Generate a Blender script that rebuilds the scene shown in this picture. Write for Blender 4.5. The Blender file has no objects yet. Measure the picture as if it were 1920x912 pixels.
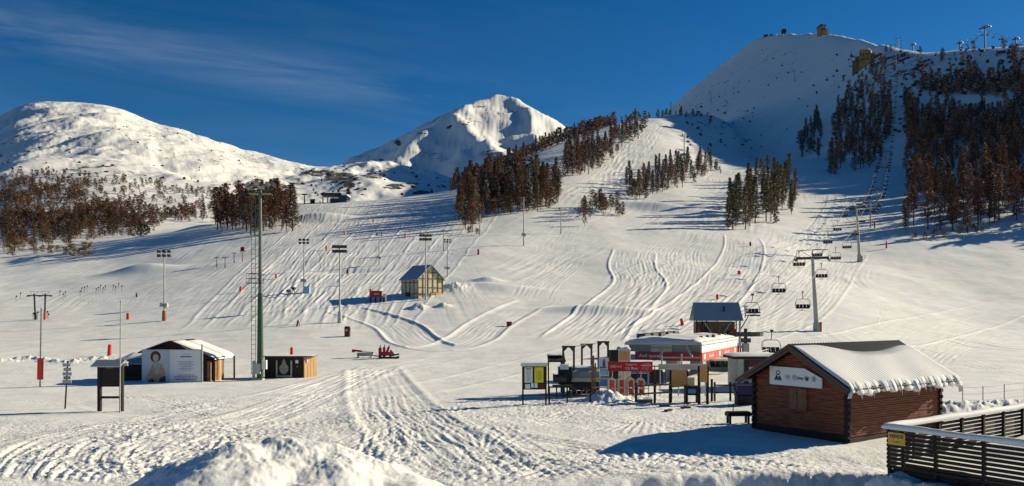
import bpy, math, random
import numpy as np
from mathutils import Vector, Matrix
R = math.radians
scene = bpy.context.scene
COL = scene.collection
rng = random.Random(7)

# ---------------------------------------------------------------- camera
F = 1507.0; HX = 960.0; HY = 585.0; CZ = 6.0       # focal length, principal column, eye level row (1920 px wide photo), eye height
cam_d = bpy.data.cameras.new("camera")
cam = bpy.data.objects.new("camera", cam_d); COL.objects.link(cam)
cam.location = (0, 0, CZ); cam.rotation_euler = (R(90), 0, 0)
cam_d.sensor_width = 36.0; cam_d.lens = 36.0 * F / 1920.0
cam_d.shift_y = (HY - 456.0) / 1920.0
cam_d.clip_start = 0.1; cam_d.clip_end = 30000
scene.camera = cam

# ---------------------------------------------------------------- light
SUN_AZ, SUN_EL = 25.0, 22.5         # azimuth from +X towards +Y, elevation
sd = Vector((math.cos(R(SUN_EL)) * math.cos(R(SUN_AZ)), math.cos(R(SUN_EL)) * math.sin(R(SUN_AZ)), math.sin(R(SUN_EL))))
sun_d = bpy.data.lights.new("sun", 'SUN'); sun_d.energy = 5.0; sun_d.angle = R(0.5); sun_d.color = (1.0, 0.895, 0.65)
sun = bpy.data.objects.new("sun", sun_d); COL.objects.link(sun)
sun.rotation_euler = (-sd).to_track_quat('-Z', 'Y').to_euler(); sun.location = (60, 20, 60)
world = bpy.data.worlds.new("World"); scene.world = world; world.use_nodes = True
wn = world.node_tree; wn.nodes.clear()
def N(nt, t, **kw):
    n = nt.nodes.new(t)
    for k, v in kw.items(): setattr(n, k, v)
    return n
wo = N(wn, 'ShaderNodeOutputWorld'); wb = N(wn, 'ShaderNodeBackground')
sky = N(wn, 'ShaderNodeTexSky', sky_type='NISHITA'); sky.sun_disc = False
sky.sun_elevation = R(SUN_EL); sky.sun_rotation = R(90 - SUN_AZ); sky.altitude = 3000; sky.air_density = 1.0; sky.dust_density = 0.4; sky.ozone_density = 3.0
hs = N(wn, 'ShaderNodeHueSaturation'); hs.inputs['Saturation'].default_value = 1.33; hs.inputs['Value'].default_value = 0.80
wn.links.new(sky.outputs[0], hs.inputs['Color'])
# thin high cirrus, drifting diagonally
tc = N(wn, 'ShaderNodeTexCoord'); sx_ = N(wn, 'ShaderNodeSeparateXYZ'); wn.links.new(tc.outputs['Generated'], sx_.inputs[0])
def wm(op, a, b=None, c=None):
    n = N(wn, 'ShaderNodeMath', operation=op)
    for i, v in enumerate((a, b, c)):
        if v is None: continue
        if isinstance(v, (int, float)): n.inputs[i].default_value = v
        else: wn.links.new(v, n.inputs[i])
    return n.outputs[0]
yy_ = wm('MAXIMUM', wm('ABSOLUTE', sx_.outputs[1]), 0.05); uu_ = wm('DIVIDE', sx_.outputs[0], yy_); ee_ = wm('DIVIDE', sx_.outputs[2], yy_)
ww_ = wm('MULTIPLY_ADD', uu_, 0.158, ee_)            # height above a line sinking to the right
cv_ = N(wn, 'ShaderNodeCombineXYZ'); wn.links.new(wm('MULTIPLY', uu_, 1.6), cv_.inputs[0]); wn.links.new(wm('MULTIPLY', ww_, 13.0), cv_.inputs[1])
nz = N(wn, 'ShaderNodeTexNoise'); nz.inputs['Scale'].default_value = 1.7; nz.inputs['Detail'].default_value = 9; nz.inputs['Roughness'].default_value = 0.62; nz.inputs['Distortion'].default_value = 0.6
dd_ = wm('DIVIDE', wm('SUBTRACT', ww_, 0.252), 0.026); bandm = wm('POWER', 2.718, wm('MULTIPLY', wm('MULTIPLY', dd_, dd_), -1.0))
lft_ = wm('MINIMUM', wm('MAXIMUM', wm('MULTIPLY_ADD', uu_, -2.2, 0.45), 0.12), 1.0)
rp = N(wn, 'ShaderNodeValToRGB'); rp.color_ramp.elements[0].position = 0.38; rp.color_ramp.elements[1].position = 0.80
rp.color_ramp.elements[1].color = (0.34, 0.34, 0.34, 1)
mx = N(wn, 'ShaderNodeMixRGB'); mx.inputs[2].default_value = (4.0, 5.0, 6.2, 1)
wn.links.new(cv_.outputs[0], nz.inputs[0]); wn.links.new(nz.outputs[0], rp.inputs[0])
wn.links.new(wm('MULTIPLY', rp.outputs[0], wm('MULTIPLY', lft_, wm('MULTIPLY_ADD', bandm, 0.85, 0.15))), mx.inputs[0]); wn.links.new(hs.outputs[0], mx.inputs[1]); wn.links.new(mx.outputs[0], wb.inputs[0])
wb.inputs[1].default_value = 0.07
wn.links.new(wb.outputs[0], wo.inputs[0])
scene.view_settings.view_transform = 'Standard'; scene.view_settings.look = 'None'
scene.view_settings.exposure = 0.5; scene.view_settings.gamma = 1
scene.cycles.max_bounces = 5; scene.cycles.diffuse_bounces = 2; scene.cycles.glossy_bounces = 2; scene.cycles.transparent_max_bounces = 8

# ---------------------------------------------------------------- materials
def snow_mat(name, rock=False, fine=1.0):
    m = bpy.data.materials.new(name); m.use_nodes = True; nt = m.node_tree; b = nt.nodes['Principled BSDF']
    b.inputs['Roughness'].default_value = 0.75; b.inputs['Specular IOR Level'].default_value = 0.25
    geo = N(nt, 'ShaderNodeNewGeometry')
    n1 = N(nt, 'ShaderNodeTexNoise'); n1.inputs['Scale'].default_value = 0.35; n1.inputs['Detail'].default_value = 6
    nt.links.new(geo.outputs['Position'], n1.inputs['Vector'])
    r1 = N(nt, 'ShaderNodeValToRGB'); r1.color_ramp.elements[0].color = (0.70, 0.695, 0.67, 1); r1.color_ramp.elements[1].color = (0.82, 0.81, 0.78, 1)
    r1.color_ramp.elements[0].position = 0.35; r1.color_ramp.elements[1].position = 0.7
    nt.links.new(n1.outputs[0], r1.inputs[0])
    col = r1.outputs[0]
    if rock:
        a = N(nt, 'ShaderNodeAttribute'); a.attribute_name = 'rock'
        n2 = N(nt, 'ShaderNodeTexNoise'); n2.inputs['Scale'].default_value = 0.055; n2.inputs['Detail'].default_value = 8; n2.inputs['Roughness'].default_value = 0.7
        mp2 = N(nt, 'ShaderNodeMapping'); mp2.inputs['Scale'].default_value = (1, 1, 1.6)
        nt.links.new(geo.outputs['Position'], mp2.inputs[0]); nt.links.new(mp2.outputs[0], n2.inputs['Vector'])
        ad = N(nt, 'ShaderNodeMath', operation='ADD'); nt.links.new(a.outputs['Fac'], ad.inputs[0]); nt.links.new(n2.outputs[0], ad.inputs[1])
        r2 = N(nt, 'ShaderNodeValToRGB'); r2.color_ramp.elements[0].position = 0.97; r2.color_ramp.elements[1].position = 1.03
        sb = N(nt, 'ShaderNodeMath', operation='MULTIPLY'); sb.inputs[1].default_value = 1.0
        nt.links.new(ad.outputs[0], sb.inputs[0]); nt.links.new(sb.outputs[0], r2.inputs[0])
        n3 = N(nt, 'ShaderNodeTexNoise'); n3.inputs['Scale'].default_value = 0.12; n3.inputs['Detail'].default_value = 5
        nt.links.new(geo.outputs['Position'], n3.inputs['Vector'])
        r3 = N(nt, 'ShaderNodeValToRGB'); r3.color_ramp.elements[0].color = (0.03, 0.031, 0.034, 1); r3.color_ramp.elements[1].color = (0.11, 0.105, 0.10, 1)
        nt.links.new(n3.outputs[0], r3.inputs[0])
        mxc = N(nt, 'ShaderNodeMixRGB'); nt.links.new(r2.outputs[0], mxc.inputs[0]); nt.links.new(col, mxc.inputs[1]); nt.links.new(r3.outputs[0], mxc.inputs[2]); col = mxc.outputs[0]
    nt.links.new(col, b.inputs['Base Color'])
    # two bump scales: crusty lumps and grain
    nb = N(nt, 'ShaderNodeTexNoise'); nb.inputs['Scale'].default_value = 5.0; nb.inputs['Detail'].default_value = 7; nb.inputs['Roughness'].default_value = 0.65
    nt.links.new(geo.outputs['Position'], nb.inputs['Vector'])
    ch = N(nt, 'ShaderNodeAttribute'); ch.attribute_name = 'churn'
    ml = N(nt, 'ShaderNodeMath', operation='MULTIPLY_ADD'); ml.inputs[1].default_value = 0.6; ml.inputs[2].default_value = 0.22
    nt.links.new(ch.outputs['Fac'], ml.inputs[0])
    bp = N(nt, 'ShaderNodeBump'); bp.inputs['Distance'].default_value = 0.09 * fine
    nt.links.new(ml.outputs[0], bp.inputs['Strength'])
    nt.links.new(nb.outputs[0], bp.inputs['Height']); nt.links.new(bp.outputs[0], b.inputs['Normal'])
    return m
_mats = {}
def mat(name, c, rough=0.7, var=0.25, scale=3.0, metal=0.0, bump=0.0, stretch=None, spec=0.35):
    if name in _mats: return _mats[name]
    m = bpy.data.materials.new(name); m.use_nodes = True; nt = m.node_tree; b = nt.nodes['Principled BSDF']
    b.inputs['Roughness'].default_value = rough; b.inputs['Metallic'].default_value = metal; b.inputs['Specular IOR Level'].default_value = spec
    tcn = N(nt, 'ShaderNodeTexCoord'); mp_ = N(nt, 'ShaderNodeMapping'); mp_.inputs['Scale'].default_value = stretch or (1, 1, 1)
    n = N(nt, 'ShaderNodeTexNoise'); n.inputs['Scale'].default_value = scale; n.inputs['Detail'].default_value = 6; n.inputs['Roughness'].default_value = 0.6
    nt.links.new(tcn.outputs['Object'], mp_.inputs[0]); nt.links.new(mp_.outputs[0], n.inputs['Vector'])
    r = N(nt, 'ShaderNodeValToRGB'); r.color_ramp.elements[0].position = 0.3; r.color_ramp.elements[1].position = 0.7
    r.color_ramp.elements[0].color = tuple(x * (1 - var) for x in c) + (1,); r.color_ramp.elements[1].color = tuple(min(1, x * (1 + var)) for x in c) + (1,)
    nt.links.new(n.outputs[0], r.inputs[0]); nt.links.new(r.outputs[0], b.inputs['Base Color'])
    if bump:
        bp = N(nt, 'ShaderNodeBump'); bp.inputs['Strength'].default_value = bump; bp.inputs['Distance'].default_value = 0.05
        nt.links.new(n.outputs[0], bp.inputs['Height']); nt.links.new(bp.outputs[0], b.inputs['Normal'])
    _mats[name] = m
    return m
def tree_mat(name, c0, c1):
    m = bpy.data.materials.new(name); m.use_nodes = True; nt = m.node_tree; b = nt.nodes['Principled BSDF']
    b.inputs['Roughness'].default_value = 0.9; b.inputs['Specular IOR Level'].default_value = 0.1
    oi = N(nt, 'ShaderNodeObjectInfo'); geo = N(nt, 'ShaderNodeNewGeometry')
    n = N(nt, 'ShaderNodeTexNoise'); n.inputs['Scale'].default_value = 0.5; nt.links.new(geo.outputs['Position'], n.inputs['Vector'])
    ad = N(nt, 'ShaderNodeMath', operation='MULTIPLY_ADD'); ad.inputs[1].default_value = 0.55
    nt.links.new(oi.outputs['Random'], ad.inputs[0]); nt.links.new(n.outputs[0], ad.inputs[2])
    r = N(nt, 'ShaderNodeValToRGB'); r.color_ramp.elements[0].position = 0.35; r.color_ramp.elements[1].position = 1.0
    r.color_ramp.elements[0].color = c0 + (1,); r.color_ramp.elements[1].color = c1 + (1,)
    nt.links.new(ad.outputs[0], r.inputs[0]); nt.links.new(r.outputs[0], b.inputs['Base Color'])
    return m

# ---------------------------------------------------------------- noise in numpy
_pr = np.random.RandomState(5); _perm = _pr.permutation(1024).astype(np.int32); _ga = _pr.rand(1024) * 2 * np.pi; _gx = np.cos(_ga).astype(np.float32); _gy = np.sin(_ga).astype(np.float32)
def pnoise(x, y, seed=0):
    x = np.asarray(x, float); y = np.asarray(y, float)
    fx = np.floor(x); fy = np.floor(y); xf = (x - fx).astype(np.float32); yf = (y - fy).astype(np.float32)
    xi = fx.astype(np.int32) + seed * 37; yi = fy.astype(np.int32)
    u = xf * xf * xf * (xf * (xf * 6 - 15) + 10); v = yf * yf * yf * (yf * (yf * 6 - 15) + 10)
    p0 = _perm[xi & 1023]; p1 = _perm[(xi + 1) & 1023]
    def d(p, iy, gx_, gy_):
        h = _perm[(p + iy) & 1023]; return _gx[h] * gx_ + _gy[h] * gy_
    a = d(p0, yi, xf, yf); b = d(p1, yi, xf - 1, yf); c = d(p0, yi + 1, xf, yf - 1); e = d(p1, yi + 1, xf - 1, yf - 1)
    return (a * (1 - u) + b * u) * (1 - v) + (c * (1 - u) + e * u) * v
def fbm(x, y, sc, octs=4, seed=0, gain=0.5, ridged=False):
    s = np.zeros_like(x); a = 1.0; f = 1.0 / sc
    for o in range(octs):
        n = pnoise(x * f, y * f, seed + o * 17)
        s += a * ((0.35 - np.abs(n)) if ridged else n); a *= gain; f *= 2.03
    return s
def sstep(a, b, x):
    t = np.clip((x - a) / (b - a), 0, 1); return t * t * (3 - 2 * t)

# ---------------------------------------------------------------- terrain: survey columns, (distance, row) as read off the photograph
TAIL = {}
M = {
 -400: [(90,680),(110,650),(130,620),(160,580),(200,538),(250,505),(320,482),(500,474),(1000,490)],
 0:    [(90,680),(110,650),(130,620),(160,578),(200,534),(250,502),(300,486),(400,480),(1000,490)],
 200:  [(90,682),(110,650),(130,618),(160,575),(200,528),(250,490),(300,465),(350,456),(500,460),(900,480)],
 400:  [(90,682),(110,648),(130,612),(160,565),(200,514),(250,470),(300,438),(340,425),(420,424),(600,450)],
 500:  [(90,682),(110,646),(130,608),(160,560),(200,505),(250,458),(300,428),(360,402),(420,387),(480,384),(620,430)],
 560:  [(90,682),(110,646),(130,606),(160,558),(200,503),(250,455),(300,424),(360,395),(430,378),(490,382),(700,440)],
 700:  [(90,684),(110,646),(125,622),(155,563),(200,500),(250,450),(300,418),(360,390),(430,374),(480,376),(600,410),(800,450)],
 850:  [(90,684),(110,646),(125,620),(155,560),(200,497),(250,446),(300,412),(360,382),(420,362),(480,356),(560,365),(700,400)],
 900:  [(90,684),(110,646),(125,620),(155,560),(200,495),(250,443),(300,408),(360,378),(430,352),(500,342),(560,345),(700,380)],
 960:  [(90,684),(110,648),(125,622),(155,564),(200,498),(250,445),(300,405),(360,368),(430,332),(500,312),(560,305),(620,306),(800,340)],
 1000: [(90,684),(110,648),(125,622),(155,568),(200,502),(250,448),(300,406),(360,362),(430,325),(500,302),(580,288),(660,285),(800,300),(1000,330)],
 1050: [(90,684),(110,648),(125,623),(155,570),(200,504),(250,450),(300,408),(360,363),(430,325),(500,298),(580,277),(660,266),(720,265),(900,290)],
 1100: [(90,684),(110,648),(125,624),(155,572),(200,506),(250,453),(300,411),(360,366),(430,328),(500,298),(580,272),(660,256),(740,247),(800,247),(950,270)],
 1150: [(90,684),(110,650),(125,625),(155,573),(200,507),(250,456),(300,414),(365,372),(430,335),(500,302),(580,273),(660,253),(740,240),(820,231),(880,231),(1050,255)],
 1200: [(90,684),(105,657),(125,626),(150,580),(175,542),(200,508),(230,478),(265,446),(305,414),(365,376),(430,340),(500,306),(580,276),(660,253),(740,236),(820,226),(900,222),(960,223),(1100,240)],
 1260: [(90,684),(105,657),(125,627),(150,583),(175,545),(200,512),(230,481),(265,449),(305,416),(365,378),(430,342),(500,310),(580,282),(660,260),(740,242),(820,228),(900,219),(1000,213),(1080,213),(1300,240)],
 1330: [(90,684),(105,657),(125,628),(150,588),(175,549),(200,516),(230,484),(265,452),(305,420),(365,382),(440,348),(510,322),(590,300),(660,285),(760,262),(900,235),(1000,215),(1080,207),(1200,206),(1400,230)],
 1400: [(90,684),(105,657),(125,630),(150,593),(175,554),(200,520),(230,488),(265,456),(305,427),(365,390),(440,350),(510,325),(580,310),(640,306),(760,305),(900,290),(1100,250),(1400,230)],
 1450: [(90,684),(105,657),(128,630),(150,597),(175,558),(200,523),(230,491),(265,460),(305,433),(365,394),(440,353),(510,325),(580,308),(630,305),(700,310),(900,330)],
 1550: [(90,684),(105,658),(136,622),(155,597),(180,562),(210,527),(240,503),(262,488),(290,462),(320,437),(365,403),(440,360),(510,328),(590,303),(660,298),(760,300),(900,300),(1200,280)],
 1620: [(90,684),(105,659),(136,630),(160,600),(190,562),(220,524),(262,489),(290,462),(320,436),(365,403),(450,355),(560,310),(640,287),(750,262),(900,228),(1130,180),(1450,130),(1600,115),(1800,110),(2100,105),(2600,150)],
 1700: [(90,684),(105,661),(136,640),(160,614),(190,577),(220,540),(255,500),(310,440),(365,402),(450,352),(560,302),(700,251),(880,201),(1130,151),(1450,101),(1600,90),(1700,92),(2000,115)],
 1820: [(90,684),(105,663),(136,650),(160,630),(190,594),(220,554),(255,508),(310,440),(365,398),(440,340),(530,290),(640,235),(770,185),(940,135),(1150,95),(1230,86),(1300,88),(1600,120)],
 1920: [(90,684),(105,663),(136,652),(160,634),(190,598),(220,556),(255,508),(310,436),(355,395),(420,340),(500,285),(590,232),(690,180),(810,130),(940,90),(1000,78),(1060,79),(1400,120)],
 2300: [(90,684),(105,663),(136,655),(160,640),(190,605),(220,560),(255,505),(310,420),(355,370),(410,310),(470,250),(540,190),(620,130),(700,80),(760,60),(820,62),(1100,110)],
 2700: [(90,684),(105,663),(136,655),(160,640),(190,605),(220,560),(255,505),(310,420),(355,370),(410,310),(470,250),(540,190),(620,130),(700,80),(760,60),(820,62),(1100,110)],
}
LC = [(-800,260),(-400,232),(-100,236),(-30,228),(0,216),(30,200),(60,193),(95,190),(150,191),(190,193),(230,203),(260,215),(300,232),(330,238),(370,250),(420,268),(470,286),(520,300),(560,311),(620,313),(680,311),(720,315),(760,324),(800,337),(850,352),(900,375),(1000,430),(1100,500),(2700,600)]
LG = [(200,1.12),(300,1.0),(400,.87),(500,.72),(650,.56),(800,.46),(1000,.36),(1250,.26),(1600,.15),(1900,.06),(2100,0)]
SC = [(-800,700),(1000,420),(1100,330),(1200,238),(1230,213),(1250,196),(1290,165),(1312,147),(1340,127),(1380,97),(1402,80),(1420,62),(1440,57),(1480,57),(1530,52),(1560,55),(1600,61),(1650,73),(1690,84),(1730,92),(1790,85),(1850,82),(1920,77),(2700,60)]
SG = [(600,1.06),(750,1.0),(1000,.80),(1300,.56),(1600,.36),(1900,.19),(2100,.08),(2300,0)]
PC = [(-800,640),(400,520),(600,400),(660,345),(690,318),(705,300),(735,276),(748,262),(790,248),(805,251),(838,244),(850,232),(866,221),(882,208),(905,197),(930,193),(950,190),(975,201),(1000,217),(1040,236),(1080,260),(1150,300),(1300,400),(2700,600)]

cU = np.concatenate([np.arange(-700, -60, 40), np.arange(-60, 1990, 7.0), np.arange(1990, 2700, 40)]).astype(float)
cY = np.exp(np.linspace(math.log(5), math.log(5200), 620)); lY = np.log(cY)
def elev_from_row(y): return (HY - y) / F
def layer_M():
    xs = sorted(M); rows = []
    for x in xs:
        p = M[x]; Ys = [20, 40, 60, 75] + [a for a, b in p]
        es = [-CZ / v for v in (20, 40, 60, 75)] + [elev_from_row(b) for a, b in p]
        zs = [CZ + e * Y for e, Y in zip(es, Ys)]
        # beyond the last survey point the hill falls away
        z = np.interp(lY, np.log(Ys), zs)
        e = np.interp(lY, np.log(Ys), es); z2 = CZ + e * cY
        last = Ys[-1]
        z = np.where(cY < 75, 0, z2)
        zl = CZ + es[-1] * last
        z = np.where(cY > last, zl - 0.30 * (cY - last), z)
        rows.append(z)
    rows = np.array(rows); out = np.empty((len(cU), len(cY)))
    for j in range(len(cY)): out[:, j] = np.interp(cU, xs, rows[:, j])
    return out
def layer_crest(crest, g, foot, Yc, back):
    yc = np.interp(cU, [a for a, b in crest], [b for a, b in crest])
    gg = np.interp(lY, [math.log(a) for a, b in g], [b for a, b in g])
    rows = yc[:, None] + (foot - yc[:, None]) * gg[None, :]
    z = CZ + (HY - rows) / F * cY[None, :]
    zc = CZ + (HY - yc) / F * Yc
    return np.where(cY[None, :] > Yc, zc[:, None] - back * (cY[None, :] - Yc), z)
def gsm(a, s, ax):
    r = int(3 * s) + 1; k = np.exp(-0.5 * (np.arange(-r, r + 1) / s) ** 2); k /= k.sum()
    p = np.pad(a, [(r, r) if i == ax else (0, 0) for i in range(2)], mode='edge')
    out = np.zeros_like(a)
    for i, w in enumerate(k):
        out += w * (p[i:i + a.shape[0], :] if ax == 0 else p[:, i:i + a.shape[1]])
    return out
zM = gsm(gsm(layer_M(), 4.0, 0), 6.0, 1)
UU = (cU[:, None] - HX) / F; XX = UU * cY[None, :]; YY = np.broadcast_to(cY[None, :], XX.shape)
zL = gsm(gsm(layer_crest(LC, LG, 484, 2100, 0.35), 1.5, 0), 2.0, 1) - 0.3 * np.maximum(0, 300 - YY)
zL = zL + (30 * fbm(XX, YY, 460, 4, 3, 0.5) + 17 * fbm(XX, YY * .45, 140, 5, 8, .5, ridged=True)) * sstep(500, 1000, YY) * (1 - 0.8 * sstep(1850, 2100, YY))
gul = sstep(520, 600, cU)[:, None] * (1 - sstep(840, 900, cU)[:, None]) * sstep(900, 1300, YY) * (1 - 0.7 * sstep(1950, 2100, YY))
zL = zL + 34 * gul * fbm(XX, YY * 0.45, 190, 5, 11, 0.5, ridged=True) 
# summit: one big left-facing flank, z rises to the right, capped by the crest rows
_us = np.where(UU < 0.46, UU, 0.46 + 0.45 * (UU - 0.46))
_e = _us * 0.85 + 0.168 - 206.0 / YY
_cr = (HY - np.interp(cU, [a for a, b in SC], [b for a, b in SC])) / F
_ov = _e >= _cr[:, None]; _k = np.where(_ov.any(1), _ov.argmax(1), np.searchsorted(cY, 2600)); _k = np.minimum(_k, np.searchsorted(cY, 2600))
_yc = gsm(cY[_k][:, None], 2.0, 0)
_ec = np.minimum(_us * 0.85 + 0.168 - 206.0 / _yc, _cr[:, None])
zS = np.where(YY < _yc, CZ + np.minimum(_e, _cr[:, None]) * YY, CZ + _ec * _yc - 0.22 * (YY - _yc)) - 0.4 * np.maximum(0, 480 - YY)
zS = gsm(gsm(zS, 1.2, 0), 2.0, 1)
zS = zS + 14 * fbm(XX, YY, 500, 4, 5, 0.45) * sstep(700, 1100, YY) * (YY < _yc) * sstep(0, 200, _yc - YY)
zS = np.where(UU < 0.02, -300, zS)
# middle peak from spurs
zP = np.full(XX.shape, -300.0)
def spur(pts, k, kb=None):
    global zP
    W = [((x - HX) / F * Y, Y, CZ + (HY - y) / F * Y) for x, y, Y in pts]
    for (x0, y0, z0), (x1, y1, z1) in zip(W[:-1], W[1:]):
        dx, dy = x1 - x0, y1 - y0; L2 = dx * dx + dy * dy
        t = np.clip(((XX - x0) * dx + (YY - y0) * dy) / L2, 0, 1)
        d = np.hypot(XX - x0 - t * dx, YY - y0 - t * dy)
        zP = np.maximum(zP, z0 + t * (z1 - z0) - k * d)
pcv = [(x, y, 3600) for x, y in PC if 600 <= x <= 1300]
spur(pcv, 0.72)
spur([(950,190,3600),(905,199,3400),(868,225,3200),(846,240,3050),(872,262,2850),(905,285,2650),(935,312,2450),(960,345,2250)], 0.62)
spur([(950,190,3600),(985,225,3300),(1000,262,2950),(1010,300,2600)], 0.60)
spur([(846,240,3050),(800,262,2900),(750,300,2700),(700,335,2500)], 0.62)
rd = fbm(XX, YY, 700, 6, 21, 0.55, ridged=True)
zP = zP + np.where(YY > 1900, 1, 0) * (95 * rd + 30 * fbm(XX, YY, 170, 4, 23, .55, ridged=True) - 8) * (1 - 0.75 * np.exp(-((YY - 3600) / 90.0) ** 2))
zP = gsm(gsm(zP, 0.8, 0), 0.8, 1)
base = np.full(XX.shape, -0.0)
def smax(a, b, k): 
    h = np.clip(0.5 + 0.5 * (b - a) / k, 0, 1); return a * (1 - h) + b * h + k * h * (1 - h)
kk = 0.012 * YY
cZ = smax(zM, zL, kk); cZ = smax(cZ, zS, 0.004 * YY); cZ = np.maximum(cZ, zP)
cZ = np.maximum(cZ, -40)
# local tuning of the plain: snow bank in the foreground, cabin pad, ploughed lip by the boards
def bump_at(px, Y, amp, rx, ry):
    global cZ
    x0 = (px - HX) / F * Y
    cZ = cZ + amp * np.exp(-(((XX - x0) / rx) ** 2 + ((YY - Y) / ry) ** 2))
cE = (cZ - CZ) / cY[None, :]
def zat(x, y):
    "coarse ground height at world x, y (arrays or scalars)"
    x = np.asarray(x, float); y = np.maximum(np.asarray(y, float), 5.01)
    u = HX + x / y * F
    j = np.clip((np.log(y) - lY[0]) / (lY[1] - lY[0]), 0, len(cY) - 1.001); j0 = j.astype(int); fj = j - j0
    i = np.clip(np.interp(u, cU, np.arange(len(cU))), 0, len(cU) - 1.001); i0 = i.astype(int); fi = i - i0
    return (cZ[i0, j0] * (1 - fj) + cZ[i0, j0 + 1] * fj) * (1 - fi) + (cZ[i0 + 1, j0] * (1 - fj) + cZ[i0 + 1, j0 + 1] * fj) * fi
def ray(px, py, ymin=8.0):
    "first ground point seen at photo pixel"
    e = (HY - py) / F; ys = np.exp(np.linspace(math.log(ymin), math.log(5000), 1600)); xs = (px - HX) / F * ys
    z = zat(xs, ys); hit = np.nonzero(z >= CZ + e * ys)[0]
    if len(hit) == 0: return None
    k = hit[0]; y = ys[k]
    if k > 0:
        d0 = CZ + e * ys[k - 1] - z[k - 1]; d1 = z[k] - (CZ + e * ys[k]); y = ys[k - 1] + (ys[k] - ys[k - 1]) * d0 / (d0 + d1 + 1e-9)
    x = (px - HX) / F * y
    return Vector((x, y, float(zat(x, y))))
def on(px, Y, dz=0.0):
    x = (px - HX) / F * Y; return Vector((x, Y, float(zat(x, Y)) + dz))
def pt(px, py, Y): return Vector(((px - HX) / F * Y, Y, CZ + (HY - py) / F * Y))

# ---------------------------------------------------------------- fine terrain grid
fU = np.concatenate([np.linspace(-700, -40, 60)[:-1], np.arange(-40, 1961, 1.55), np.linspace(1961, 2690, 60)[1:]])
def seg(a, b, n): return np.exp(np.linspace(math.log(a), math.log(b), n, endpoint=False))
fY = np.concatenate([seg(5.2, 13, 26), seg(13, 22, 130), seg(22, 150, 480), seg(150, 560, 300), seg(560, 2500, 260), seg(2500, 5100, 70)])
gi = np.interp(fU, cU, np.arange(len(cU))); gj = (np.log(fY) - lY[0]) / (lY[1] - lY[0])
def cubic(a, g, ax):
    n = a.shape[ax]; i = np.clip(np.floor(g).astype(int), 0, n - 2); t = g - i
    w = [-.5*t+t*t-.5*t**3, 1-2.5*t*t+1.5*t**3, .5*t+2*t*t-1.5*t**3, -.5*t*t+.5*t**3]
    out = 0
    for k in range(4):
        ii = np.clip(i + k - 1, 0, n - 1); v = np.take(a, ii, axis=ax)
        out = out + v * (w[k][:, None] if ax == 0 else w[k][None, :])
    return out
Z = cubic(cubic(cZ, gi, 0), gj, 1)
X = ((fU - HX) / F)[:, None] * fY[None, :]; Yg = np.broadcast_to(fY[None, :], X.shape).copy(); PXg = np.broadcast_to(fU[:, None], X.shape)
Ysm = Yg
# overall undulation of wind packed snow
Z += 0.10 * fbm(X, Yg, 9, 3, 31) * (1 - sstep(250, 500, Yg)) * sstep(14, 24, Yg)
Z += 0.9 * fbm(X, Yg, 45, 3, 33) * sstep(110, 220, Yg) * (1 - sstep(800, 1200, Yg))
Z += 3.2 * fbm(X, Yg, 110, 4, 35, .55) * sstep(450, 900, Yg)
Z += 9.0 * fbm(X, Yg * .6, 70, 5, 39, .6, ridged=True) * sstep(2350, 2600, Yg) * np.where(PXg < 1100, 1, 0) + 2.6 * fbm(X, Yg * .45, 38, 4, 40, .6, ridged=True) * sstep(800, 1200, Yg) * (Yg < 2400) * np.where(PXg < 900, 1, 0)
Z += 3.5 * fbm(X, Yg, 160, 5, 37, .55, ridged=True) * sstep(900, 1600, Yg) * (1 - 0.5 * sstep(3300, 3700, Yg)) * np.where(PXg < 1150, 1, 0.25)
churn = np.zeros_like(Z)
AMPK = 0.62
tracks_done = []
def spline(pts, n=10):
    out = []; P = [pts[0]] + list(pts) + [pts[-1]]
    for i in range(1, len(P) - 2):
        for k in range(n):
            t = k / n; a, b, c, d = P[i-1], P[i], P[i+1], P[i+2]
            out.append(tuple(0.5 * (2*b[q] + (c[q]-a[q])*t + (2*a[q]-5*b[q]+4*c[q]-d[q])*t*t + (3*b[q]-a[q]-3*c[q]+d[q])*t**3) for q in range(2)))
    out.append(tuple(pts[-1])); return out
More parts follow.
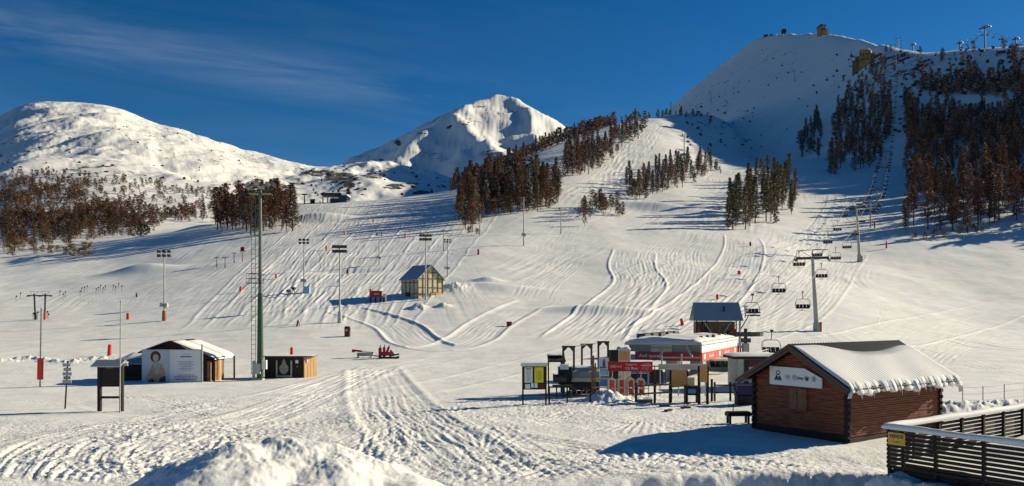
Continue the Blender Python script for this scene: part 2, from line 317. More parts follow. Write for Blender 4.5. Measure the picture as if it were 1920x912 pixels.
def band(px_pts, width, spacing, amp, fade=0.25, berm=0.0, world=False, sink=0.0, wob=0.0, tread=0.0, seed=0):
    global Z, churn
    pp = []
    for p in px_pts:
        if world: pp.append(p); continue
        h = ray(*p)
        if h is not None: pp.append((h.x, h.y))
    if len(pp) < 2: return
    W = spline(pp, 7); w2 = width / 2; my = sum(p[1] for p in pp) / len(pp)
    if my < 380: spacing = max(.42, spacing * .5); amp *= .46 if my > 75 else .72
    else: spacing *= .65; amp *= .55
    xs = [p[0] for p in W]; ys = [p[1] for p in W]; pad = w2 + 2 + berm
    ja, jb = np.searchsorted(fY, [min(ys) - pad, max(ys) + pad]); ja = max(0, ja - 1)
    u0 = min((p[0] - pad) / p[1] for p in W) * F + HX; u1 = max((p[0] + pad) / p[1] for p in W) * F + HX
    ia, ib = np.searchsorted(fU, [u0, u1]); ia = max(0, ia - 1)
    if ib <= ia or jb <= ja: return
    xx = X[ia:ib, ja:jb]; yy = Yg[ia:ib, ja:jb]
    best = np.full(xx.shape, 1e9); s = np.zeros(xx.shape); al = np.zeros(xx.shape); acc = 0; tot = sum(math.hypot(b[0]-a[0], b[1]-a[1]) for a, b in zip(W[:-1], W[1:]))
    for (x0, y0), (x1, y1) in zip(W[:-1], W[1:]):
        dx, dy = x1 - x0, y1 - y0; L = math.hypot(dx, dy) + 1e-9
        ya, yb = min(y0, y1) - pad, max(y0, y1) + pad; ja2, jb2 = np.searchsorted(fY[ja:jb], [ya, yb])
        ua = min((min(x0, x1) - pad) / max(v, 5) for v in (ya, yb)) * F + HX; ub = max((max(x0, x1) + pad) / max(v, 5) for v in (ya, yb)) * F + HX
        ia2, ib2 = np.searchsorted(fU[ia:ib], [ua, ub])
        if ib2 <= ia2 or jb2 <= ja2: acc += L; continue
        sl = (slice(ia2, ib2), slice(ja2, jb2)); xq = xx[sl]; yq = yy[sl]
        tc_ = np.clip(((xq - x0) * dx + (yq - y0) * dy) / L / L, 0, 1)
        ex = xq - x0 - tc_ * dx; ey = yq - y0 - tc_ * dy; d = np.sqrt(ex * ex + ey * ey)
        m = d < best[sl]
        best[sl] = np.where(m, d, best[sl]); s[sl] = np.where(m, np.sign(ex * dy - ey * dx) * d, s[sl]); al[sl] = np.where(m, acc + tc_ * L, al[sl]); acc += L
    s = np.where(best > 1e8, 1e4, s)
    sel = np.nonzero(best < w2 + 1.5 + berm); sv = sel
    s = s[sel]; al = al[sel]
    if wob: s = s + wob * pnoise(al / 9.0, s * 0 + seed + 0.5, seed)
    a = np.abs(s); win = (1 - sstep(w2 * (1 - fade), w2, a)) * sstep(0, tot * 0.12, al) * (1 - sstep(tot * 0.86, tot, al))
    var = 0.55 + 0.9 * np.abs(pnoise(s / spacing * 0.45 + 9, al / 40.0 + seed, seed + 5))
    h = AMPK * amp * (0.35 * np.cos(2 * np.pi * s / spacing + 1.5 * pnoise(al / 22.0, s * 0 + .3, seed + 3)) * var + 1.1 * pnoise(s / spacing * 1.7 + 3, al / (14 * spacing) + seed, seed + 7) + 0.7 * pnoise(s / spacing * 3.3 + 8, al / (9 * spacing) + seed, seed + 9)) * win
    if tread: h += tread * np.cos(2 * np.pi * al / 0.42) * win
    if berm: h += berm * np.exp(-((a - w2) / 0.35) ** 2) * sstep(0, tot * .06, al) * (1 - sstep(tot * .94, tot, al))
    Z[ia + sel[0], ja + sel[1]] += h - sink * win
# groomer and ski tracks: guide curves (photo pixels on the snow), swath width and rut spacing in metres
rr = random.Random(3)
# foreground, machine manoeuvring area
band([(905,905),(850,850),(775,800),(735,760),(712,720),(700,690)], 5.6, 1.4, 0.055, berm=.05, sink=.04, seed=1, tread=.02)
band([(800,905),(765,860),(740,820),(730,775),(722,735)], 4.0, 1.0, 0.05, sink=.03, seed=2, tread=.02)
band([(270,905),(215,885),(195,860),(230,835),(330,815),(420,800),(520,770),(640,720),(720,685)], 4.2, 1.05, 0.10, berm=.05, seed=3, tread=.02)
band([(120,905),(100,880),(110,845),(170,820),(300,790),(430,762),(560,735),(690,700),(860,665)], 4.6, 1.15, 0.09, berm=.05, seed=4, tread=.02)
band([(0,880),(60,855),(160,835),(260,822),(420,825),(560,805),(700,780)], 4.0, 1.0, 0.07, seed=5, tread=.02)
band([(330,905),(300,870),(330,845),(420,835),(560,845),(700,865),(780,895)], 3.4, .85, .08, seed=6, tread=.02)
band([(0,840),(100,815),(250,795),(420,770)], 3.8, .95, .07, seed=7, tread=.02)
band([(620,905),(700,850),(820,830),(960,828),(1100,850),(1250,880),(1400,905)], 4.0, 1.0, .08, seed=8, tread=.02, berm=.05)
band([(940,905),(1040,870),(1180,855),(1330,868),(1500,895)], 3.6, .9, .09, seed=9, tread=.02, berm=.05)
band([(1100,905),(1160,880),(1300,860),(1420,848),(1500,850)], 3.2, .8, .07, seed=10, tread=.02)
band([(560,800),(700,780),(860,770),(1010,785),(1150,800),(1300,805)], 4.4, 1.1, .06, seed=11, tread=.02)
band([(520,760),(700,742),(860,715),(960,690),(1050,668),(1120,645)], 5.5, 1.1, .07, seed=12, berm=.05)
band([(0,760),(90,752),(200,775),(330,790)], 2.2, .7, .05, seed=13)
for k in range(70):      # short curved single ruts
    x = rr.uniform(-20, 1400); y = rr.uniform(735, 905); a = rr.uniform(-80, 80); l = rr.uniform(60, 200)
    band([(x, y), (x + l * .45, y + a * .15), (x + l, y + a * .45)], rr.choice([1.1, 2.2]), .55, .085, fade=.5, seed=60 + k, tread=.012)
for k, (x0, y0, x1, y1) in enumerate([(180,905,560,800),(60,905,420,815),(300,905,640,840),(0,870,330,800),(500,905,760,790),(940,905,720,760),(1010,905,800,770),(640,905,740,800),(1100,905,900,800)]):
    mx_, my_ = (x0 + x1) / 2 + rr.uniform(-40, 40), (y0 + y1) / 2 + 12
    band([(x0, y0), (mx_, my_), (x1, y1)], 3.6, .6, .075, fade=.3, seed=300 + k, tread=.02, wob=.3)
for k in range(11):       # nested arcs of a turning machine, lower left
    rr0 = 55 + k * 22
    band([(250 - rr0, 905), (250 - rr0 * .8, 905 - rr0 * .22), (250 - rr0 * .3, 905 - rr0 * .36), (250 + rr0 * .5, 905 - rr0 * .38), (250 + rr0 * 1.6, 905 - rr0 * .42)], .9, .45, .10, fade=.5, seed=330 + k, tread=.015)
for k in range(9):
    rr0 = 60 + k * 26
    band([(1320 + rr0, 905 - k*2), (1300, 880 - rr0 * .12), (1180, 870 - rr0 * .16), (1040, 880 - rr0 * .1), (960 - k * 8, 905)], .9, .45, .09, fade=.5, seed=350 + k, tread=.015)
# middle ground, running across the flat behind the huts
band([(0,655),(200,660),(420,668),(600,690),(760,665),(860,655)], 9, 1.6, .05, seed=14)
band([(0,690),(160,690),(330,680)], 8, 1.2, .05, seed=15)
band([(1120,640),(1010,660),(900,675),(760,690),(640,705),(520,725),(430,745)], 12, 1.5, .06, seed=16)
# joined machine bands in the middle
band([(640,580),(690,592),(745,612),(780,640),(830,652),(900,650)], 7.5, 1.5, .16, berm=.15, sink=.1, seed=17)
band([(1010,565),(960,585),(915,610),(880,636),(830,652),(740,662)], 7.5, 1.5, .14, berm=.12, sink=.1, seed=18)
band([(820,545),(855,548),(868,556),(860,563)], 6, 1.3, .10, seed=19)
band([(1000,545),(1040,560),(1020,575),(1005,580)], 6, 1.5, .08, seed=20)
# left slope to the forest
band([(560,400),(510,450),(430,500),(330,545),(200,585),(60,608),(-40,620)], 16, 2.2, .16, seed=21)
band([(520,470),(430,535),(320,580),(180,615),(0,640)], 20, 2.4, .12, seed=22)
band([(480,440),(380,500),(250,548),(120,572),(-20,590)], 9, 1.8, .14, seed=23)
band([(300,470),(180,520),(60,548)], 7, 1.6, .08, seed=24)
# wide central piste, corduroy falling to the left
for k in range(8):
    o = k * 42
    band([(640 + o, 380 - min(k, 5) * 1.5), (585 + o, 430), (520 + o, 495), (470 + o * .95, 560), (430 + o * .9, 620)], 15 if k < 6 else 12, 2.1, .20 - .012 * k, fade=.12, wob=.6, seed=30 + k, berm=.08)
band([(600,378),(575,400),(540,430),(515,450)], 4, 1.3, .35, seed=39)
band([(625,378),(600,398),(565,430),(545,450)], 4, 1.3, .30, seed=40)
# right centre pistes
band([(1180,300),(1120,370),(1060,430),(1010,500),(985,540)], 16, 3.0, .10, seed=41, wob=1)
band([(1250,225),(1215,255),(1180,300),(1130,350),(1075,400)], 26, 5.0, .55, seed=42, wob=2)
band([(1230,235),(1180,270),(1150,315),(1140,350)], 14, 4.0, .5, seed=43)
band([(1150,440),(1090,470),(1050,505),(1010,540),(985,570)], 10, 1.9, .20, seed=44)
band([(1190,470),(1185,500),(1200,530),(1170,565),(1120,610),(1085,640)], 12, 2.0, .26, seed=45, berm=.2)
band([(1260,450),(1230,480),(1240,520),(1200,560),(1150,610),(1110,650)], 12, 2.0, .26, seed=46)
band([(1330,440),(1290,470),(1290,510),(1265,550),(1210,600),(1160,645)], 14, 2.1, .26, seed=47)
band([(1390,440),(1395,470),(1370,520),(1330,560),(1280,600),(1210,640)], 12, 2.0, .24, seed=48, berm=.2)
band([(1350,430),(1370,450),(1390,465)], 8, 1.6, .2, seed=49)
band([(1520,440),(1480,490),(1440,530),(1390,570),(1320,610),(1240,635)], 12, 1.9, .24, seed=50)
band([(1590,470),(1560,505),(1520,550),(1470,590),(1400,620),(1330,640)], 13, 1.8, .24, seed=51, berm=.1)
band([(1590,340),(1560,400),(1530,450),(1500,490)], 16, 3.0, .25, seed=52)
band([(1500,320),(1440,370),(1370,410),(1300,440)], 18, 4.0, .28, seed=53)
band([(1420,330),(1330,380),(1240,420),(1150,450)], 18, 4.0, .22, seed=54)
band([(1300,330),(1200,380),(1110,420)], 20, 4.0, .22, seed=55)
# right plain
band([(1960,560),(1880,580),(1790,605),(1700,625),(1620,640),(1500,648),(1420,652)], 13, 1.5, .16, seed=56, berm=.12)
band([(1960,600),(1870,620),(1780,650),(1700,690)], 9, 1.5, .14, seed=57)
band([(1960,660),(1880,655),(1800,640),(1700,628),(1560,625),(1440,628)], 5, 1.2, .12, seed=58, berm=.1)
band([(1960,710),(1860,690),(1780,668),(1700,650)], 5, 1.2, .12, seed=59)
band([(1640,560),(1650,585),(1652,618)], 1.6, .8, .18, seed=90)
band([(1840,487),(1760,520),(1690,545),(1640,560)], 1.5, .75, .14, seed=91)
band([(1500,565),(1580,578),(1640,582)], 1.0, .5, .12, seed=92)
band([(1560,562),(1600,540),(1640,525)], 1.0, .5, .10, seed=93)
band([(870,490),(905,515),(960,545),(1010,560)], 1.2, .6, .16, seed=94)
band([(1010,450),(1050,480),(1080,500)], 1.5, .75, .16, seed=95)
band([(930,440),(990,470),(1000,480)], 1.2, .6, .12, seed=96)
for k in range(60):      # ski traces everywhere on the slopes
    x = rr.uniform(60, 1880); y = rr.uniform(440, 620)
    l = rr.uniform(40, 130); q = rr.uniform(-.9, -.2)
    band([(x, y), (x + l * .5, y + l * .5 * q + rr.uniform(-6, 6)), (x + l, y + l * q)], rr.uniform(.8, 1.6), .6, .07, fade=.6, seed=100 + k)

# faint long ski streaks everywhere down the right and centre slopes
_sm = sstep(105, 130, Yg) * (1 - sstep(500, 800, Yg)) * sstep(880, 1000, PXg) * (1 - sstep(1600, 1680, PXg))
_ss = X - .36 * Yg + 5 * fbm(X, Yg, 60, 2, 91); _st = Yg + .36 * X
Z += _sm * (.045 * pnoise(_ss / .75, _st / 26, 92) + .07 * pnoise(_ss / 1.6, _st / 40, 93)) * np.clip(.3 + 2.2 * pnoise(_ss / 14, _st / 60, 94), 0, 1.2) * (1 + Yg / 400)
_sm = sstep(112, 150, Yg) * (1 - sstep(400, 470, Yg)) * (1 - sstep(900, 980, PXg))
_ss = X + .22 * Yg + 4 * fbm(X, Yg, 50, 2, 95); _st = Yg - .22 * X
Z += _sm * (.04 * pnoise(_ss / .7, _st / 26, 96) + .05 * pnoise(_ss / 1.5, _st / 40, 97)) * np.clip(.3 + 2.0 * pnoise(_ss / 12, _st / 60, 98), 0, 1.2)
# churned and lumpy zones
near = (1 - sstep(52, 66, Yg)) * sstep(7, 20, Yg) * (1 - sstep(1300, 1420, PXg) * (1 - sstep(37, 33.5, Yg)))
left_clean = (1 - sstep(150, 420, PXg)) * sstep(42, 48, Yg)
near = np.clip(near - left_clean, 0, 1)
churn += near * 0.9 + 0.35 * (1 - sstep(85, 110, Yg)) * sstep(60, 70, Yg) * (1 - sstep(1000, 1150, PXg) * (1 - sstep(1700, 1750, PXg)))
lump = fbm(X, Yg, 0.55, 3, 41, .6)
_mod = 0.35 + 1.3 * np.clip(0.5 + 1.4 * fbm(X, Yg, 7.0, 3, 49), 0, 1)
Z += churn * 0.032 * lump * _mod + churn * 0.03 * fbm(X, Yg, 0.22, 2, 47) * _mod * (Yg < 60) + churn * 0.06 * fbm(X, Yg, 1.9, 2, 43) + 0.012 * fbm(X, Yg, 0.8, 2, 45) * (1 - sstep(120, 180, Yg))
def blob(px, Y, amp, rx, ry, rough=0.0, sc=1.2):
    x0 = (px - HX) / F * Y; ja, jb = np.searchsorted(fY, [Y - 3.2 * ry, Y + 3.2 * ry])
    ia = np.searchsorted(fU, min((x0 - 3.2 * rx) / max(v, 5) for v in (Y - 3.2 * ry, Y + 3.2 * ry)) * F + HX); ib = np.searchsorted(fU, max((x0 + 3.2 * rx) / max(v, 5) for v in (Y - 3.2 * ry, Y + 3.2 * ry)) * F + HX)
    if ib <= ia or jb <= ja: return
    sl = (slice(ia, ib), slice(ja, jb))
    q = ((X[sl] - x0) / rx) ** 2 + ((Yg[sl] - Y) / ry) ** 2
    Z[sl] += amp * np.exp(-q) + (rough * np.exp(-q * .8) * fbm(X[sl], Yg[sl], sc, 4, 51 + int(px), .55) if rough else 0)
# big bank of thrown up snow in front of the camera: crest heights by photo column
_tx = np.arange(-200, 1200, 4.0); _th = np.interp(_tx, [120,200,270,340,400,450,520,560,620,670,730,780,850,920], [0,.3,.72,1.25,1.6,1.92,1.72,1.76,1.5,1.45,1.2,1.05,.6,0]); _th = gsm(_th[:, None], 5.0, 0)[:, 0] * 1.12
_h = np.interp(HX + (X + .5 * fbm(X, Yg, 2.5, 3, 79)) / 24.6 * F, _tx, _th)
_g = np.where(Yg < 24.6, np.exp(-((Yg - 24.6) / 7.0) ** 2), np.exp(-((Yg - 24.6) / 1.5) ** 2))
_on = sstep(.05, .6, _h) * _g
Z += _h * _g + _on * (0.42 * fbm(X * 1.0, Yg * .8, 2.1, 3, 71, .38) + 0.05 * np.abs(fbm(X, Yg, .9, 2, 73, .4)) + .006 * fbm(X, Yg, .2, 2, 75))
churn = churn * (1 - np.clip(1.6 * _on, 0, .92))
# rubble by the wire fence, pile by the turnstiles, ridge by the deck
for px in range(1750, 2000, 24): blob(px, 47 + (px - 1750) * .01, .30, 1.2, .9, .16, .6)
blob(1140, 53.5, .75, 1.3, .9, .35, .5)
blob(1205, 54.5, .3, 1.5, .6, .2, .5)
_d = -(.816 * (X - 11.66) + .578 * (Yg - 25)); _t = .56 * (X - 11.66) - .828 * (Yg - 25)
_b = sstep(2.7, .5, _d) * sstep(-2.2, .2, _t) * (1 - sstep(9, 11, _t)) * sstep(-2.5, -1.0, _d)
Z += _b * (1.02 + .16 * fbm(X, Yg, 1.1, 3, 81) + .05 * fbm(X, Yg, .3, 2, 83))
_yc = np.interp(PXg, [1000,1120,1280,1420,1560,1640,1700,1800], [26.0,27.6,29.0,29.4,29.8,29.6,28.0,25]) + .55 * fbm(X, Yg, 3.5, 4, 85)
_k = sstep(1040, 1220, PXg) * (1 - _b)
Z += _k * (.12 * np.exp(-((Yg - _yc - .3) / .9) ** 2) - 1.7 * sstep(_yc, _yc - 1.3, Yg) * sstep(8, 14, Yg)) + _k * sstep(_yc, _yc - 1, Yg) * (.14 * fbm(X, Yg, 2.6, 3, 87))
for px in range(-20, 270, 30): blob(px, 92 + 2 * math.sin(px), .25, 1.6, .8, .35, .9)
for px, y, a, rx in [(785,578,.9,1.6),(830,575,.8,1.3),(850,545,1.2,3)]:
    h = ray(px, y); blob(px, h.y, a, rx, rx * .8, .5, 1.0)
# rolls of the slope that catch shade
for px, y, a, rx, ry in [(1255,385,-3.0,16,7),(1225,392,3.0,20,6),(1120,585,1.2,9,3),(905,540,1.2,10,3),(915,528,1.0,3,2),(270,510,2.2,9,5),(650,505,-1.0,8,4),(370,430,1.5,10,5),(600,410,3.0,12,8),(230,470,1.2,8,4),(55,490,2.0,7,3)]:
    h = ray(px, y); blob(px, h.y, a, rx, ry)

rockm = np.zeros_like(Z)
def pxrow(): return HY - (Z - CZ) / Yg * F
ROW = pxrow()
def ell(cx, cy, rx, ry, v, ymin, ymax):
    global rockm
    q = ((PXg - cx) / rx) ** 2 + ((ROW - cy) / ry) ** 2
    rockm = np.maximum(rockm, v * np.clip(1.25 - q, 0, 1) * (Yg > ymin) * (Yg < ymax))
for c in [(600,325,45,10,0.57),(640,335,50,16,0.57),(655,347,18,10,0.57),(700,330,35,8,0.55),(740,350,35,8,0.56),(790,362,25,7,0.56),(770,345,30,6,0.50),(560,318,20,5,0.50),(830,350,20,5,0.50)]: ell(*c, 800, 2300)
for c in [(745,268,12,9,0.57),(790,250,18,5,0.50),(845,240,12,6,0.57),(715,300,8,5,0.57),(900,200,25,6,0.50),(920,290,40,14,0.46),(960,210,50,8,0.42),(800,290,60,20,0.40),(880,230,40,14,0.44)]: ell(*c, 2300, 5000)
for c in [(25,255,22,6,0.46),(110,212,8,18,0.40),(180,325,120,30,0.42),(420,300,160,26,0.38),(540,345,40,20,0.42)]: ell(*c, 600, 2300)
for c in [(1330,180,90,26,0.36),(1450,120,120,60,0.36),(1340,235,80,16,0.42),(1580,130,60,60,0.36),(1700,120,100,40,0.44)]: ell(*c, 700, 2600)

def grid_mesh(name, X, Y, Z, attrs):
    nu, ny = X.shape
    co = np.stack([X, Y, Z], -1).reshape(-1, 3).astype(np.float32)
    idx = np.arange(nu * ny).reshape(nu, ny)
    f = np.stack([idx[:-1, :-1], idx[1:, :-1], idx[1:, 1:], idx[:-1, 1:]], -1).reshape(-1, 4).astype(np.int32)
    me = bpy.data.meshes.new(name); me.vertices.add(len(co)); me.vertices.foreach_set('co', co.ravel())
    me.loops.add(f.size); me.loops.foreach_set('vertex_index', f.ravel()); me.polygons.add(len(f))
    me.polygons.foreach_set('loop_start', np.arange(0, f.size, 4, dtype=np.int32)); me.polygons.foreach_set('loop_total', np.full(len(f), 4, np.int32))
    me.polygons.foreach_set('use_smooth', np.ones(len(f), bool))
    me.update(calc_edges=True)
    for k, v in attrs.items():
        a = me.attributes.new(k, 'FLOAT', 'POINT'); a.data.foreach_set('value', v.astype(np.float32).ravel())
    o = bpy.data.objects.new(name, me); COL.objects.link(o); return o
SNOW = snow_mat('ground_snow', rock=True)
jb1 = int(np.searchsorted(fY, 640)); 
ground = grid_mesh('snow_ground', X, Yg, Z, {'rock': rockm, 'churn': churn})
ground.data.materials.append(SNOW); ground['kind'] = 'structure'
# ground behind and around the camera
bx = bpy.data.meshes.new('rear_ground'); bx.from_pydata([(-900,-400,-.25),(900,-400,-.25),(900,8,-.25),(-900,8,-.25)], [], [(0,1,2,3)])
rg = bpy.data.objects.new('rear_ground', bx); COL.objects.link(rg); bx.materials.append(SNOW); rg['kind'] = 'structure'
def zf(x, y):
    "fine ground height"
    u = HX + x / y * F; i = int(np.clip(np.searchsorted(fU, u), 1, len(fU) - 1)); j = int(np.clip(np.searchsorted(fY, y), 1, len(fY) - 1))
    return float(Z[i, j])
# ---------------------------------------------------------------- object helpers
def link_obj(name, me, parent=None, mats=()):
    o = bpy.data.objects.new(name, me); COL.objects.link(o)
    if me is not None:
        for m in mats: me.materials.append(m)
    if parent is not None: o.parent = parent
    return o
def tag(o, label, cat, group=None, kind=None):
    if label: o['label'] = label
    if cat: o['category'] = cat
    if group: o['group'] = group
    if kind: o['kind'] = kind
    return o
def thing(name, label, cat, loc=(0, 0, 0), rz=0.0, group=None):
    o = bpy.data.objects.new(name, None); o.empty_display_size = 0.3; COL.objects.link(o)
    o.location = loc; o.rotation_euler = (0, 0, rz); return tag(o, label, cat, group)
def copy_tree(o, parent=None):
    c = o.copy(); COL.objects.link(c); c.parent = parent
    for ch in list(o.children): copy_tree(ch, c)
    return c
class MB:
    def __init__(s): s.v = []; s.f = []; s.mi = []; s.sm = []; s.cur = 0
    def add(s, vs, fs, smooth=False):
        o = len(s.v); s.v += [tuple(v) for v in vs]
        for f in fs: s.f.append(tuple(i + o for i in f)); s.mi.append(s.cur); s.sm.append(smooth)
        return s
    def m(s, i): s.cur = i; return s
    def box(s, x0, y0, z0, x1, y1, z1):
        v = [(x0,y0,z0),(x1,y0,z0),(x1,y1,z0),(x0,y1,z0),(x0,y0,z1),(x1,y0,z1),(x1,y1,z1),(x0,y1,z1)]
        return s.add(v, [(0,3,2,1),(4,5,6,7),(0,1,5,4),(1,2,6,5),(2,3,7,6),(3,0,4,7)])
    def cbox(s, c, d): return s.box(c[0]-d[0]/2, c[1]-d[1]/2, c[2]-d[2]/2, c[0]+d[0]/2, c[1]+d[1]/2, c[2]+d[2]/2)
    def tube(s, a, b, r, r2=None, n=8, caps=True):
        a = Vector(a); b = Vector(b); d = (b - a); r2 = r if r2 is None else r2
        if d.length < 1e-6: return s
        q = d.normalized().to_track_quat('Z', 'Y'); vs = []
        for p, rr_ in ((a, r), (b, r2)):
            for i in range(n):
                t = 2 * math.pi * i / n; vs.append(p + q @ Vector((rr_ * math.cos(t), rr_ * math.sin(t), 0)))
        fs = [(i, (i + 1) % n, n + (i + 1) % n, n + i) for i in range(n)]
        s.add(vs, fs, n > 5)
        if caps: s.add([vs[i] for i in range(n)][::-1], [tuple(range(n))]); s.add(vs[n:], [tuple(range(n))])
        return s
    def path(s, pts, r, n=6):
        for a, b in zip(pts[:-1], pts[1:]): s.tube(a, b, r, n=n)
        return s
    def bar(s, a, b, w, h):
        "square section bar from a to b"
        a = Vector(a); b = Vector(b); d = b - a
        q = d.normalized().to_track_quat('Y', 'Z'); L = d.length
        vs = []
        for y in (0, L):
            for x, z in ((-w/2,-h/2),(w/2,-h/2),(w/2,h/2),(-w/2,h/2)): vs.append(a + q @ Vector((x, y, z)))
        return s.add(vs, [(0,1,2,3),(7,6,5,4),(0,4,5,1),(1,5,6,2),(2,6,7,3),(3,7,4,0)])
    def prism(s, poly, d, frame=None):
        "polygon in local XZ extruded along +Y by d"
        n = len(poly); vs = [(x, 0, z) for x, z in poly] + [(x, d, z) for x, z in poly]
        if frame: vs = [frame @ Vector(v) for v in vs]
        fs = [tuple(range(n)), tuple(range(2 * n - 1, n - 1, -1))] + [((i + 1) % n, i, n + i, n + (i + 1) % n) for i in range(n)]
        return s.add(vs, fs)
    def slab(s, quad, t):
        "quad of four points thickened along its normal"
        q = [Vector(p) for p in quad]; nrm = (q[1] - q[0]).cross(q[3] - q[0]).normalized() * t
        vs = q + [p + nrm for p in q]
        return s.add(vs, [(3,2,1,0),(4,5,6,7),(0,1,5,4),(1,2,6,5),(2,3,7,6),(3,0,4,7)])
    def ball(s, c, r, n=8, sq=(1,1,1)):
        vs = []; m = n // 2 + 1
        for i in range(m + 1):
            p = math.pi * i / m
            for j in range(n):
                t = 2 * math.pi * j / n; vs.append((c[0]+r*sq[0]*math.sin(p)*math.cos(t), c[1]+r*sq[1]*math.sin(p)*math.sin(t), c[2]+r*sq[2]*math.cos(p)))
        return s.add(vs, [(i*n+j, (i+1)*n+j, (i+1)*n+(j+1)%n, i*n+(j+1)%n) for i in range(m) for j in range(n)], True)
    def build(s, name, mats, parent=None, bevel=0.0):
        me = bpy.data.meshes.new(name); me.from_pydata(s.v, [], s.f)
        me.polygons.foreach_set('material_index', s.mi); me.polygons.foreach_set('use_smooth', s.sm); me.update()
        if not isinstance(mats, (list, tuple)): mats = [mats]
        o = link_obj(name, me, parent, mats)
        if bevel:
            b = o.modifiers.new('bevel', 'BEVEL'); b.width = bevel; b.segments = 2; b.limit_method = 'ANGLE'
        return o
def text_mesh(name, body, size, m, parent, loc, rot=(math.pi/2, 0, 0), ext=0.004, align='CENTER', sx=1.0, bold=False):
    cu = bpy.data.curves.new(name, 'FONT'); cu.body = body; cu.size = size; cu.extrude = ext; cu.align_x = align; cu.align_y = 'CENTER'; cu.resolution_u = 2
    if bold: cu.offset = size * 0.02
    t = bpy.data.objects.new('t', cu); me = bpy.data.meshes.new_from_object(t); bpy.data.objects.remove(t); me.name = name
    o = link_obj(name, me, parent, [m]); o.location = loc; o.rotation_euler = rot; o.scale = (sx, 1, 1); return o

# ---------------------------------------------------------------- trees
T_BARK = mat('larch_bark', (0.085, 0.06, 0.045), .9, .3, 6)
T_RUS = tree_mat('russet_twigs', (0.11, 0.058, 0.038), (0.27, 0.14, 0.075))
T_SHD = tree_mat('shaded_slope_twigs', (0.10, 0.06, 0.044), (0.26, 0.14, 0.085))
T_DRK = tree_mat('dark_twigs', (0.038, 0.031, 0.025), (0.11, 0.08, 0.055))
T_BRN = tree_mat('brown_twigs', (0.055, 0.034, 0.022), (0.19, 0.10, 0.05))
T_OCH = tree_mat('ochre_twigs', (0.07, 0.058, 0.028), (0.20, 0.155, 0.07))
T_STR = tree_mat('straw_twigs', (0.16, 0.11, 0.045), (0.32, 0.22, 0.09))
T_SNW = mat('snow_on_twigs', (0.8, 0.8, 0.8), .8, .05)
def crown_arrays(seed, nbr, ntw, width, low, snow, tw=0.045, shape=1.0, droop=0.10):
    "unit height crown: tapering whorls of branches, each carrying small twig blades"
    r = np.random.RandomState(seed); V = []; gapz = r.rand(4); Fc = []; MI = []
    lean = r.uniform(-.02, .02, 2)
    for b in range(nbr):
        t = (b + r.rand()) / nbr; z = low + (0.985 - low) * t ** 0.9
        L = width * ((1 - t) ** shape * .92 + .05) * r.uniform(.55, 1.15) * (0.75 + .25 * math.sin(t * 23 + seed))
        if t < .12: L *= r.uniform(.5, 1)
        a = r.rand() * 2 * math.pi; up = r.uniform(-.10, .35) * (0.3 + t)
        d = np.array([math.cos(a), math.sin(a), 0]); o = np.array([lean[0] * z, lean[1] * z, z])
        tip = o + d * L + np.array([0, 0, up * L - droop * L])
        side = np.array([-d[1], d[0], 0]); w = .0035
        n0 = len(V); V += [o + side * w, o - side * w, tip]; Fc.append((n0, n0+1, n0+2)); MI.append(1)
        for k in range(ntw):
            f = r.uniform(.15, 1.0) ** .8; p = o + (tip - o) * f + r.normal(0, .010, 3)
            dr = d * r.uniform(.2, 1) + side * r.uniform(-1.1, 1.1) + np.array([0, 0, r.uniform(-.55, .5)]); dr /= np.linalg.norm(dr)
            l = tw * r.uniform(.5, 1.2); nn = r.normal(0, 1, 3); ww = np.cross(dr, nn); ww /= np.linalg.norm(ww) + 1e-9; ww *= l * r.uniform(.09, .22)
            sn = r.rand() < snow
            if sn:
                ww = np.cross(dr, [0, 0, 1.0]); ww /= np.linalg.norm(ww) + 1e-9; ww *= l * .32; p = p + np.array([0, 0, .006])
            n0 = len(V); V += [p - ww, p + ww, p + dr * l + ww * .3, p + dr * l - ww * .3]; Fc.append((n0, n0+1, n0+2, n0+3)); MI.append(2 if sn else 0)
    return V, Fc, MI
def trunk_mesh(seed, n=7):
    mb = MB(); r = random.Random(seed); p = (0, 0, -.03); rad = .0145
    pts = [(0,0,-.03),(r.uniform(-.004,.004),r.uniform(-.004,.004),.35),(r.uniform(-.01,.01),r.uniform(-.01,.01),.7),(0,0,1.0)]
    for a, b, r0, r1 in zip(pts[:-1], pts[1:], (.0145,.010,.0058), (.010,.0058,.0012)): mb.tube(a, b, r0, r1, n=n, caps=False)
    for k in range(10):      # dead stubs below the crown
        z = r.uniform(.10, .4); a = r.uniform(0, 6.28); l = r.uniform(.02, .06); mb.tube((0,0,z), (l*math.cos(a), l*math.sin(a), z - .01), .002, .0008, n=4, caps=False)
    me = bpy.data.meshes.new('trunk'); me.from_pydata(mb.v, [], mb.f); me.polygons.foreach_set('use_smooth', [True] * len(mb.f)); me.materials.append(T_BARK); return me
def crown_mesh(arr, m):
    me = bpy.data.meshes.new('crown'); me.from_pydata([tuple(v) for v in arr[0]], [], arr[1]); me.polygons.foreach_set('material_index', arr[2])
    for q in (m, T_BARK, T_SNW): me.materials.append(q)
    return me
KIND = {  # twig material, width, low, snow share, shape, seeds
 'round': (T_BRN, .40, .20, .03, .42), 'squat': (T_DRK, .42, .08, .05, .6),
 'russet': (T_RUS, .30, .16, .04, .85), 'dark': (T_DRK, .27, .06, .15, 1.1), 'ochre': (T_OCH, .25, .07, .08, .95), 'shaded': (T_SHD, .27, .10, .15, .9), 'spruce': (T_DRK, .21, .04, .20, 1.15)}
PROTO = {}
